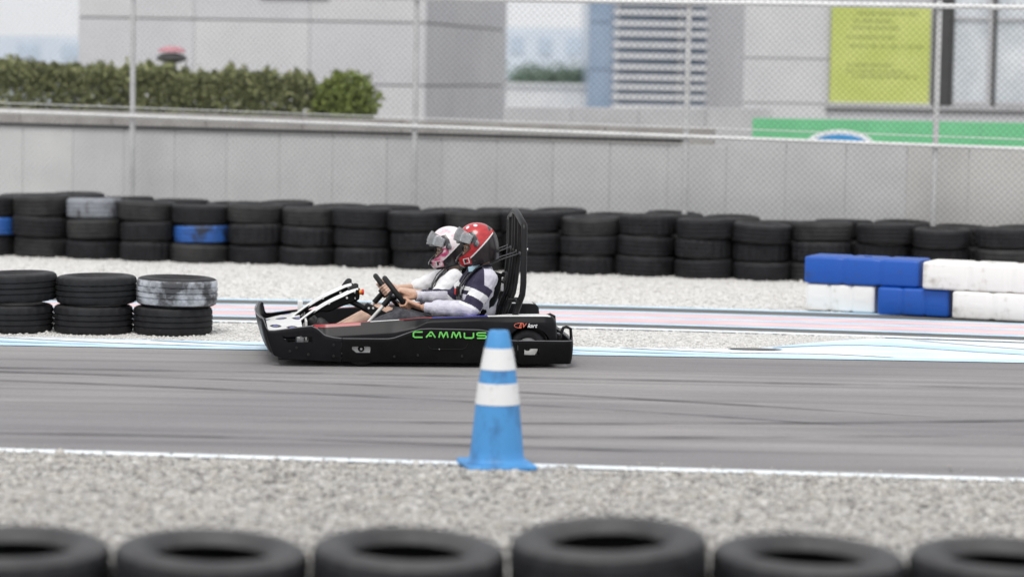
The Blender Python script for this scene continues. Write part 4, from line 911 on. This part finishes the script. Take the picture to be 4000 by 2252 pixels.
# roll hoop behind the seats
hp = empty('roll_hoop', (0, 0, 0)); hp.parent = kart
TR = 0.022
def hoop_pts(yl, yr, zc, zt, xoff=0):
    A_ = [(0.692, yl + 0.03, 0.30), (0.700, yl + 0.025, 0.36), (0.742, yl, 0.49), (0.748, yl, 0.56), (0.748, yl, zc - 0.03), (0.747, yl + 0.01, zc), (0.738, yl + 0.38, zt - 0.006), (0.736, yl + 0.41, zt)]
    B_ = [(x, yl + yr - y, z) for x, y, z in A_[::-1]]
    return [(x + xoff, y, z) for x, y, z in A_ + B_]
MB().tube(hoop_pts(0.16, KW - 0.24, 0.965, 1.035), TR, 12).build('hoop_tube', 'tube_black', hp, smooth=60)
for y in (0.34, 0.56, 0.72, 0.96):
    zt = 1.030 if 0.5 < y < 0.9 else 0.985
    MB().tube([(0.625, y, 0.28), (0.648, y, 0.36), (0.70, y, 0.49), (0.712, y, 0.56), (0.738, y, 0.80), (0.738, y, zt)], 0.0185, 10).build('upright_tube', 'tube_black', hp, smooth=60)
MB().tube([(0.740, 0.16, 0.765), (0.740, KW - 0.24, 0.765)], 0.015, 10).build('harness_bar', 'tube_black', hp)
MB().tube([(0.708, 0.12, 0.44), (0.700, KW - 0.12, 0.44)], 0.012, 10).build('lower_bar', 'tube_black', hp)
for y in (0.30, 0.40, 0.95): MB().box(0.66, 0.74, y - 0.008, y + 0.008, 0.425, 0.452).build('seat_stay', 'tube_black', hp, bevel=0.003)
for y in (0.16, 0.36, 0.50): MB().tube([(0.748, y - 0.0, 0.80), (0.775, y, 0.80)], 0.010, 8).build('clamp_bolt', 'steel', hp)

# ------------------------------------------------------------------ people
def capsule(b, p0, r0, p1, r1, n=16):
    p0, p1 = Vector(p0), Vector(p1); d = p1 - p0; L = d.length; t = d / L
    pts = []; rs = []
    for q in range(5):
        a = math.pi / 2 * (q / 4); pts.append(p0 - t * r0 * math.cos(a) * 0.999); rs.append(max(1e-4, r0 * math.sin(a)))
    for q in range(1, 4): pts.append(p0.lerp(p1, q / 4)); rs.append(r0 + (r1 - r0) * q / 4)
    for q in range(5):
        a = math.pi / 2 * (1 - q / 4); pts.append(p1 + t * r1 * math.cos(a) * 0.999); rs.append(max(1e-4, r1 * math.sin(a)))
    b.tube(pts, rs, n)
def chain(b, pts):
    for (p0, r0), (p1, r1) in zip(pts, pts[1:]): capsule(b, p0, r0, p1, r1)
def ell_loft(b, secs, n=28):
    """sections (x, y, z, depth, width) stacked along a path in the xz plane, rounded ends"""
    rings = []
    P_ = [Vector((s_[0], s_[1], s_[2])) for s_ in secs]
    for i, s_ in enumerate(secs):
        t = (P_[min(i + 1, len(P_) - 1)] - P_[max(i - 1, 0)]).normalized(); nn = Vector((0, 1, 0)).cross(t).normalized()
        rings.append([P_[i] + nn * (s_[3] * math.cos(2 * math.pi * k_ / n)) + Vector((0, s_[4] * math.sin(2 * math.pi * k_ / n), 0)) for k_ in range(n)])
    b.loft(rings)
def remesh(b, name, mats, voxel, smooth_it=6, wrinkle=0.0, ws=14):
    o = b.build(name, mats, smooth=0); m_ = o.modifiers.new('r', 'REMESH'); m_.mode = 'VOXEL'; m_.voxel_size = voxel
    sm = o.modifiers.new('s', 'SMOOTH'); sm.iterations = smooth_it; sm.factor = 0.5
    bpy.context.view_layer.update()
    me = bpy.data.meshes.new_from_object(o.evaluated_get(bpy.context.evaluated_depsgraph_get()))
    old = o.data; o.modifiers.clear(); o.data = me; bpy.data.meshes.remove(old); me.name = name
    if wrinkle:
        nv = len(me.vertices); co = np.empty(nv * 3, np.float32); no = np.empty(nv * 3, np.float32); me.vertices.foreach_get('co', co); me.vertices.foreach_get('normal', no)
        co = co.reshape(-1, 3); no = no.reshape(-1, 3)
        h = np.array([noise.noise((p[0] * ws * 1.6 + p[2] * ws, p[1] * ws * 0.8, p[2] * ws * 1.2 - p[0] * ws * 0.6)) + 0.5 * noise.noise(tuple(p * ws * 2.3)) for p in co])
        co += no * (h * wrinkle)[:, None]; me.vertices.foreach_set('co', co.reshape(-1)); me.update()
    me.shade_smooth(); return o
def hand(b, wrist, grip, O_, T_, N_, r=0.0082, sc=1.0):
    """palm, four fingers closed round the wheel rim and a thumb along its inner side"""
    W_, G = Vector(wrist), Vector(grip); kn = G + N_ * 0.030 * sc + O_ * 0.014 * sc
    for q in (-1.5, -0.5, 0.5, 1.5): capsule(b, W_ + T_ * q * 0.010, 0.0165 * sc, kn + T_ * q * 0.020 * sc, 0.0125 * sc, 10)
    for q, ln in ((-1.5, 0.86), (-0.5, 1.0), (0.5, 0.96), (1.5, 0.78)):
        k0 = kn + T_ * q * 0.0205 * sc; k1 = G + T_ * q * 0.0205 * sc + O_ * 0.034 * sc - N_ * 0.004; k2 = G + T_ * q * 0.020 * sc + O_ * 0.012 - N_ * 0.030 * sc; k3 = G + T_ * q * 0.019 * sc - O_ * 0.016 * ln - N_ * 0.026 * sc
        chain(b, [(k0, r * 1.1), (k1, r * 1.05), (k2, r), (k3, r * 0.85)])
    t0 = W_.lerp(kn, 0.45) - O_ * 0.012; t1 = G + N_ * 0.026 - O_ * 0.020 + T_ * 0.030 * sc; t2 = G - O_ * 0.028 + T_ * 0.044 * sc - N_ * 0.004
    chain(b, [(t0, r * 1.5), (t1, r * 1.2), (t2, r)])
def head(b, c, pitch):
    rm = Matrix.Rotation(-pitch, 3, 'Y')
    def P_(x, y, z): return Vector(c) + rm @ Vector((x, y, z))
    def bl_(p, r): 
        tmp = MB().ball((0, 0, 0), r, 0, 18, 12); b.add([P_(*p) + rm @ Vector(v) for v in tmp.v], tmp.f)
    bl_((0.012, 0, 0.02), (0.095, 0.074, 0.098)); bl_((-0.015, 0, -0.045), (0.072, 0.060, 0.072)); bl_((-0.055, 0, -0.088), (0.030, 0.034, 0.026))
    capsule(b, P_(-0.078, 0, 0.012), 0.010, P_(-0.100, 0, -0.030), 0.0135); bl_((-0.088, 0.016, -0.034), 0.010); bl_((-0.088, -0.016, -0.034), 0.010)
    for s_ in (-1, 1):
        capsule(b, P_(-0.080, s_ * 0.012, 0.026), 0.010, P_(-0.062, s_ * 0.050, 0.026), 0.010); bl_((-0.060, s_ * 0.045, -0.030), (0.022, 0.020, 0.018)); bl_((0.01, s_ * 0.076, -0.005), (0.018, 0.008, 0.030))
    capsule(b, P_(-0.083, -0.018, -0.060), 0.0075, P_(-0.083, 0.018, -0.060), 0.0075); capsule(b, P_(-0.081, -0.015, -0.070), 0.0075, P_(-0.081, 0.015, -0.070), 0.0075)
    return P_, rm

HEL = {}
def helmet_mesh():
    NZ, NA = 168, 288; vs = []; fs = []; az_ = []; 
    zs = []
    for i in range(NZ + 1):
        t = i / NZ; zs.append(0.147 * math.cos(math.pi / 2 * t / 0.52) if t < 0.52 else -(t - 0.52) / 0.48 * 0.135)
    def surf(z, a):
        k_ = math.sqrt(max(0, 1 - (z / 0.147) ** 2)) if z >= 0 else 1 - 0.16 * (z / -0.135) ** 2
        k_ = max(k_, 0.0)
        c_, s_ = math.cos(a), math.sin(a)
        ex = 1.0
        if c_ > 0: ex += 0.20 * sstep(0.03, -0.085, z) * c_ ** 1.5 - 0.10 * sstep(-0.11, -0.135, z) * c_
        else: ex += 0.05 * (-c_)
        return (-c_ * 0.142 * k_ * ex, s_ * 0.128 * k_ * (1.0 - 0.05 * sstep(0, -0.13, z)), z)
    for z in zs:
        for j in range(NA): vs.append(surf(z, 2 * math.pi * j / NA))
    ms = []
    for i in range(NZ):
        for j in range(NA):
            q = (i * NA + j, i * NA + (j + 1) % NA, (i + 1) * NA + (j + 1) % NA, (i + 1) * NA + j)
            c_ = [sum(vs[k_][d] for k_ in q) / 4 for d in range(3)]; a = 2 * math.pi * (j + 0.5) / NA; a = a if a < math.pi else a - 2 * math.pi; ad = abs(math.degrees(a)); x, y, z = c_
            lo_ = -0.056 + 0.050 * (ad / 66) ** 2.2; hi_ = 0.042 - 0.012 * (ad / 66) ** 2
            if ad < 66 and lo_ < z < hi_: continue
            Lf = z - (0.62 * x - 0.028)
            m_ = 1
            if Lf > 0: m_ = 5 if (z > 0.01 or x > -0.02) else 0
            if abs(Lf) < 0.0052 and -0.10 < x < 0.125: m_ = 3
            if x < 0.012 - 0.25 * (z - 0.03) and hi_ - 0.004 < z < 0.098 and ad < 92: m_ = 2
            if x < -0.075 and z < -0.045: m_ = 0
            if z < -0.118 or (x < -0.150 and abs(y) < 0.06): m_ = 1
            if -0.125 < x < -0.085 and -0.108 < z < -0.070 and ad > 20:
                m_ = 3 if (x < -0.119 or x > -0.091 or z < -0.103 or z > -0.075) else (1 if x < -0.105 else 0)
            if ad < 67 and (lo_ - 0.008 < z <= lo_ or hi_ <= z < hi_ + 0.006): m_ = 1
            if (x - 0.02) ** 2 + (abs(y) - 0.055) ** 2 < 0.014 ** 2 and z > 0.08: m_ = 4
            if (x + 0.035) ** 2 + (abs(y) - 0.05) ** 2 < 0.013 ** 2 and z > 0.08: m_ = 4
            if x > 0.06 and z > 0.045 and abs(y) < 0.07 and Lf > 0.03 and x > 0.10: m_ = 1
            fs.append(q); ms.append(m_)
    return vs, fs, ms
HV = helmet_mesh()
def helmet(parent, c, pitch, accent, lift, crown):
    h_ = empty('helmet', c); h_.parent = parent; h_.rotation_euler = (0, -pitch, 0)
    b = MB(); b.add(*HV); sh = b.build('helmet_shell', [accent, 'hel_black', 'hel_grey', 'hel_white', 'sticker', crown], h_, smooth=60)
    md_ = sh.modifiers.new('s', 'SOLIDIFY'); md_.thickness = 0.016; md_.offset = -1; md_.use_rim = True
    # raised clear visor: a curved shield turned up about the side pivots
    rings = []; na, nz_ = 36, 12
    for i in range(nz_ + 1):
        z = -0.046 + 0.100 * i / nz_; row = []
        for j in range(na + 1):
            a = R(-76 + 152 * j / na); k_ = math.sqrt(max(0.2, 1 - (z / 0.15) ** 2)); row.append(Vector((-(math.cos(a) ** 0.85) * 0.161 * k_, math.sin(a) * 0.138 * (0.97 + 0.03 * k_), z * (0.42 + 0.58 * math.cos(a) ** 0.8))))
        rings.append(row)
    rot = Matrix.Rotation(lift, 3, 'Y'); pv = Vector((0.0, 0, 0.012))
    rings = [[pv + rot @ p for p in r_] for r_ in rings]
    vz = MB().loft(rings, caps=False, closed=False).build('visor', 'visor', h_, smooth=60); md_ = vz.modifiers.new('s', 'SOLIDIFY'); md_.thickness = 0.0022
    for s_ in (-1, 1):
        MB().disc((-0.012, s_ * 0.127, 0.012), 0.021, (0, s_, 0), 20, 0.010).build('pivot_cover', 'hel_grey', h_)
        MB().disc((-0.012, s_ * 0.136, 0.012), 0.010, (0, s_, 0), 14, 0.005).build('pivot_screw', 'edge_grey', h_)
    MB().box(-0.172, -0.160, -0.028, 0.028, -0.090, -0.068).build('chin_vent', 'hel_black', h_, bevel=0.004)
    MB().tube([(-0.05, -0.105, -0.10), (-0.055, -0.06, -0.155), (-0.055, 0.06, -0.155), (-0.05, 0.105, -0.10)], 0.007, 8).build('chin_strap', 'strap', h_)
    return h_
def ribbon(pts, w, t, name, m, parent, side=None):
    """flat strap through pts; side gives the width direction at each point"""
    pts = [Vector(p) for p in pts]; rings = []
    for i, p in enumerate(pts):
        d = (pts[min(i + 1, len(pts) - 1)] - pts[max(i - 1, 0)]).normalized(); sd = Vector(side[i] if isinstance(side, list) else side); sd = (sd - d * sd.dot(d)).normalized(); nn = d.cross(sd)
        rings.append([p + sd * w / 2 + nn * t / 2, p - sd * w / 2 + nn * t / 2, p - sd * w / 2 - nn * t / 2, p + sd * w / 2 - nn * t / 2])
    return MB().loft(rings).build(name, m, parent, smooth=40)

def person(spec):
    base = Vector(spec['base']); rotm = Matrix.Rotation(YAW, 3, 'Z')
    sh = lambda p: Vector(p) - base
    # continuous body: head, neck, torso, arms, hands, legs
    b = MB()
    ell_loft(b, [tuple(sh(s_[:3])) + (s_[3] * 0.86, s_[4] * 0.88) for s_ in spec['torso']])
    P_, rm = head(b, sh(spec['head']), spec['pitch'])
    capsule(b, sh(spec['neck0']), 0.056, P_(0.02, 0, -0.05), 0.054)
    for arm in spec['arms']:
        a = [sh(p) for p in arm['pts']]
        chain(b, [(a[0], 0.050), (a[1], 0.040), (a[1].lerp(a[2], 0.35), 0.040), (a[2], 0.026)])
        G = sh(arm['grip']); C_ = sh(arm['wheel']); O_ = (G - C_).normalized(); T_ = Nn.cross(O_).normalized()
        if T_.z < 0 and abs(T_.z) > 0.05: T_ = -T_
        hand(b, a[2] + (G - a[2]) * 0.22, G, O_, T_, Nn, spec.get('fr', 0.0082))
    for lg in spec['legs']:
        a = [sh(p) for p in lg]
        chain(b, [(a[0], 0.082), (a[0].lerp(a[1], 0.5), 0.070), (a[1], 0.054), (a[1].lerp(a[2], 0.3), 0.052), (a[2], 0.034)]); chain(b, [(a[2], 0.036), (a[3], 0.028)])
    o = remesh(b, 'person', [spec['skin']], 0.0046, 4)
    o.location = KO + rotm @ base; o.rotation_euler = (0, 0, YAW); tag(o, spec['label'], 'person', 'people in the kart')
    # eyes, brows, lips, spectacles
    for s_ in (-1, 1):
        e_ = MB().ball(P_(-0.068, s_ * 0.031, 0.010), 0.0125, 0, 14, 10).build('eye', 'eye_white', o); MB().ball(P_(-0.0785, s_ * 0.031, 0.010), 0.0052, 0, 10, 8).build('iris', 'hair', e_)
        MB().tube([P_(-0.090, s_ * 0.014, 0.033), P_(-0.084, s_ * 0.034, 0.038), P_(-0.066, s_ * 0.054, 0.032)], [0.0035, 0.004, 0.0025], 6).build('eyebrow', 'hair', o)
    MB().tube([P_(-0.091, -0.020, -0.063), P_(-0.0945, 0, -0.062), P_(-0.091, 0.020, -0.063)], [0.003, 0.0055, 0.003], 8).build('lips', 'lip', o)
    gl = empty('spectacles', (0, 0, 0)); gl.parent = o
    for s_ in (-1, 1):
        MB().tube([P_(-0.102, s_ * 0.032 + 0.026 * math.cos(2 * math.pi * k_ / 20), 0.006 + 0.019 * math.sin(2 * math.pi * k_ / 20)) for k_ in range(20)], 0.0018, 6, closed=True).build('lens_rim', 'matte_black', gl)
        MB().tube([P_(-0.100, s_ * 0.058, 0.010), P_(-0.02, s_ * 0.080, 0.012)], 0.0018, 6).build('temple', 'matte_black', gl)
    MB().tube([P_(-0.103, -0.007, 0.010), P_(-0.103, 0.007, 0.010)], 0.0018, 6).build('bridge', 'matte_black', gl)
    hb = MB().ball(P_(0.022, 0, 0.030), 0.104, 0, 22, 14); hb.v = [tuple(rm @ Vector((p[0] * 1, p[1], p[2])) if False else p) for p in hb.v]
    hb.f = [f for f in hb.f if sum((rm.transposed() @ (Vector(hb.v[k_]) - sh(spec['head'])))[0] for k_ in f) / len(f) > -0.03 and sum((rm.transposed() @ (Vector(hb.v[k_]) - sh(spec['head'])))[2] for k_ in f) / len(f) > -0.05]; hb.m = [0] * len(hb.f)
    hb.v = [tuple(sh(spec['head']) + rm @ Vector((q_[0], q_[1] * 0.82, q_[2]))) for q_ in [rm.transposed() @ (Vector(p) - sh(spec['head'])) for p in hb.v]]
    hb.build('hair', 'hair', o, smooth=60)
    # shirt
    b = MB(); ell_loft(b, [tuple(sh(s_[:3])) + (s_[3], s_[4]) for s_ in spec['torso'] if s_[2] > spec['hem']])
    if spec.get('collar'): capsule(b, sh(spec['neck0']) + Vector((0.01, 0, -0.03)), 0.075, sh(spec['neck0']) + Vector((0.004, 0, 0.012)), 0.063)
    for arm in spec['arms']:
        a = [sh(p) for p in arm['pts']]
        if spec['sleeve'] == 'long': chain(b, [(a[0], 0.078), (a[0].lerp(a[1], 0.5), 0.072), (a[1], 0.061), (a[1].lerp(a[2], 0.4), 0.061), (a[1].lerp(a[2], 0.74), 0.050), (a[1].lerp(a[2], 0.86), 0.036)])
        else: chain(b, [(a[0], 0.068), (a[0].lerp(a[1], 0.55), 0.066), (a[0].lerp(a[1], 0.86), 0.068)])
    s_o = remesh(b, 'shirt', spec['shirt'], 0.0055, 5, 0.0068, 11)
    s_o.parent = o
    if spec['sleeve'] == 'long':
        me = s_o.data
        for c_ in spec['arms']: pass
        A0 = sh(spec['arms'][0]['pts'][0]); A1 = sh(spec['arms'][0]['pts'][1]); B0 = sh(spec['arms'][1]['pts'][0]); B1 = sh(spec['arms'][1]['pts'][1])
        for p in me.polygons:
            c_ = p.center; best = None
            mi = 0
            for (q0, q1) in ((A0, A1), (B0, B1)):
                d = q1 - q0; t = (c_ - q0).dot(d) / d.length_squared; dist = (c_ - (q0 + d * min(1.05, max(-.2, t)))).length
                if dist < 0.090 and t > 0.05 and c_.x < q0.x + 0.085:
                    best = t
            wz = c_.z + base.z; wx = c_.x + base.x; t = best
            if t is not None and t > 0.24:
                mi = 1 if t < 0.46 else (2 if t < 0.68 else (1 if t < 0.92 else (2 if t < 1.0 else 0)))
            elif wx < 0.478 and wz > 0.532: mi = 1
            elif wx < 0.42 and 0.505 < wz: mi = 2
            elif wx < 0.42 and 0.475 < wz: mi = 1
            if wz > 0.662: mi = 1
            p.material_index = mi
        for arm in spec['arms']:       # knitted cuffs
            a = [sh(p) for p in arm['pts']]; q0, q1 = a[1].lerp(a[2], 0.84), a[1].lerp(a[2], 0.985)
            MB().tube([q0, q0.lerp(q1, 0.1), q0.lerp(q1, 0.9), q1], [0.034, 0.0375, 0.0365, 0.031], 18).build('cuff', spec['shirt'][0], s_o, smooth=50)
    # trousers, shoes
    b = MB(); tr = [s_ for s_ in spec['torso'] if s_[2] < spec['hem'] + 0.08]
    ell_loft(b, [tuple(sh(s_[:3])) + (s_[3] * 0.98, s_[4] * 0.99) for s_ in tr])
    for lg in spec['legs']:
        a = [sh(p) for p in lg]
        if spec['trousers'] == 'long': chain(b, [(a[0], 0.094), (a[0].lerp(a[1], 0.5), 0.083), (a[1], 0.066), (a[1].lerp(a[2], 0.35), 0.062), (a[1].lerp(a[2], 0.9), 0.046)])
        else: chain(b, [(a[0], 0.094), (a[0].lerp(a[1], 0.7), 0.082)])
    t_o = remesh(b, 'trousers' if spec['trousers'] == 'long' else 'shorts', ['jeans' if spec['trousers'] == 'long' else 'shorts'], 0.007, 5, 0.005, 12); t_o.parent = o
    for lg in spec['legs']:
        a = [sh(p) for p in lg]; b = MB(); d = (a[3] - a[2])
        chain(b, [(a[2] - d * 0.22, 0.040), (a[2] + d * 0.5, 0.044), (a[3], 0.036)]); s2 = remesh(b, 'shoe', ['shoe'], 0.007, 4); s2.parent = o
    helmet(o, sh(spec['helmet']), spec['pitch'], spec['accent'], spec['lift'], spec['crown'])
    return o
def wheel_pt(i, ay, ae):
    l_ = math.hypot(ay, ae); return WC[i] + (Yv * ay / l_ + E_ * ae / l_) * WR
DR = dict(label='person in a red helmet and navy striped grey sweatshirt driving the kart', base=(0.42, 0.40, 0.10), skin='skin', shirt=['shirt_lilac', 'shirt_navy', 'shirt_white'], sleeve='long', trousers='long', collar=True, hem=0.24,
    torso=[(0.385, 0.40, 0.105, 0.06, 0.10), (0.40, 0.40, 0.15, 0.105, 0.165), (0.43, 0.40, 0.24, 0.120, 0.170), (0.455, 0.40, 0.34, 0.122, 0.165), (0.468, 0.40, 0.44, 0.127, 0.175), (0.476, 0.40, 0.52, 0.125, 0.182), (0.482, 0.40, 0.58, 0.105, 0.175), (0.484, 0.40, 0.625, 0.080, 0.135), (0.480, 0.40, 0.655, 0.058, 0.075)],
    neck0=(0.482, 0.40, 0.645), head=(0.448, 0.40, 0.805), pitch=R(16), helmet=(0.445, 0.40, 0.820), accent='hel_red', crown='hel_red', lift=R(38),
    arms=[dict(pts=[(0.500, 0.215, 0.590), (0.385, 0.165, 0.385), (0.075, 0.255, 0.388)], grip=wheel_pt(0, -0.95, 0.95), wheel=WC[0]), dict(pts=[(0.470, 0.585, 0.590), (0.310, 0.665, 0.415), (0.035, 0.560, 0.442)], grip=wheel_pt(0, 1.0, 0.45), wheel=WC[0])],
    legs=[[(0.36, 0.31, 0.17), (-0.075, 0.28, 0.318), (-0.50, 0.30, 0.125), (-0.625, 0.30, 0.262)], [(0.36, 0.49, 0.17), (-0.085, 0.50, 0.300), (-0.50, 0.46, 0.125), (-0.625, 0.46, 0.262)]])
drv = person(DR)
ribbon([Vector(p) - Vector(DR['base']) for p in ((0.385, 0.335, 0.648), (0.408, 0.322, 0.652), (0.432, 0.318, 0.668), (0.455, 0.325, 0.690))], 0.036, 0.003, 'face_mask', 'mask_blue', drv, side=(0.3, -0.2, 1))
PA = dict(label='person in a pink helmet and white shirt in the far seat of the kart', base=(0.25, 0.98, 0.10), skin='skin_light', shirt=['shirt_white'], sleeve='short', trousers='short', hem=0.24, fr=0.0078,
    torso=[(0.235, 0.98, 0.105, 0.06, 0.10), (0.25, 0.98, 0.15, 0.10, 0.155), (0.275, 0.98, 0.24, 0.112, 0.160), (0.295, 0.98, 0.33, 0.112, 0.152), (0.305, 0.98, 0.42, 0.120, 0.160), (0.312, 0.98, 0.49, 0.118, 0.165), (0.318, 0.98, 0.54, 0.098, 0.158), (0.320, 0.98, 0.58, 0.072, 0.115), (0.318, 0.98, 0.605, 0.050, 0.065)],
    neck0=(0.318, 0.98, 0.60), head=(0.305, 0.98, 0.745), pitch=R(15), helmet=(0.302, 0.98, 0.760), accent='hel_pink', crown='hel_pale', lift=R(35),
    arms=[dict(pts=[(0.325, 0.815, 0.545), (0.205, 0.780, 0.405), (-0.045, 0.870, 0.452)], grip=wheel_pt(1, -1.0, -0.15), wheel=WC[1]), dict(pts=[(0.300, 1.145, 0.540), (0.075, 1.200, 0.435), (-0.050, 1.105, 0.450)], grip=wheel_pt(1, 1.0, -0.25), wheel=WC[1])],
    legs=[[(0.22, 0.90, 0.16), (-0.19, 0.87, 0.300), (-0.575, 0.88, 0.115), (-0.675, 0.88, 0.235)], [(0.22, 1.06, 0.16), (-0.20, 1.08, 0.290), (-0.575, 1.06, 0.115), (-0.675, 1.06, 0.235)]])
person(PA)
# harness: straps from the roll hoop over the shoulders to the chest buckle, belonging to the kart
hn = empty('harness', (0, 0, 0)); hn.parent = kart
for s_ in (-1, 1):
    ribbon([(0.742, 0.40 + s_ * 0.10, 0.765), (0.62, 0.40 + s_ * 0.095, 0.725), (0.545, 0.40 + s_ * 0.09, 0.690), (0.49, 0.40 + s_ * 0.095, 0.684), (0.43, 0.40 + s_ * 0.095, 0.655), (0.372, 0.40 + s_ * 0.075, 0.590), (0.336, 0.40 + s_ * 0.045, 0.530), (0.326, 0.40 + s_ * 0.02, 0.497)], 0.048, 0.004, 'shoulder_strap', 'strap', hn, side=(0, 1, 0.0))
    ribbon([(0.47, 0.40 + s_ * 0.200, 0.215), (0.40, 0.40 + s_ * 0.196, 0.29), (0.345, 0.40 + s_ * 0.150, 0.36), (0.318, 0.40 + s_ * 0.08, 0.42), (0.318, 0.40 + s_ * 0.02, 0.468)], 0.046, 0.004, 'lap_strap', 'strap', hn, side=(0.3, 0.3, 1))
    ribbon([(0.742, 0.98 + s_ * 0.10, 0.775), (0.56, 0.98 + s_ * 0.095, 0.705), (0.42, 0.98 + s_ * 0.088, 0.655), (0.35, 0.98 + s_ * 0.09, 0.640), (0.285, 0.98 + s_ * 0.085, 0.615), (0.225, 0.98 + s_ * 0.07, 0.560), (0.190, 0.98 + s_ * 0.045, 0.500), (0.176, 0.98 + s_ * 0.02, 0.440)], 0.046, 0.004, 'shoulder_strap', 'strap', hn, side=(0, 1, 0))
for c in ((0.322, 0.40, 0.488), (0.172, 0.98, 0.432)):
    bk = MB().box(-0.014, 0.010, -0.034, 0.034, -0.036, 0.036).build('buckle', 'matte_black', hn, bevel=0.008, loc=c); MB().box(-0.024, -0.015, -0.018, 0.018, -0.022, 0.022).build('release_button', 'button_red', bk, bevel=0.005)
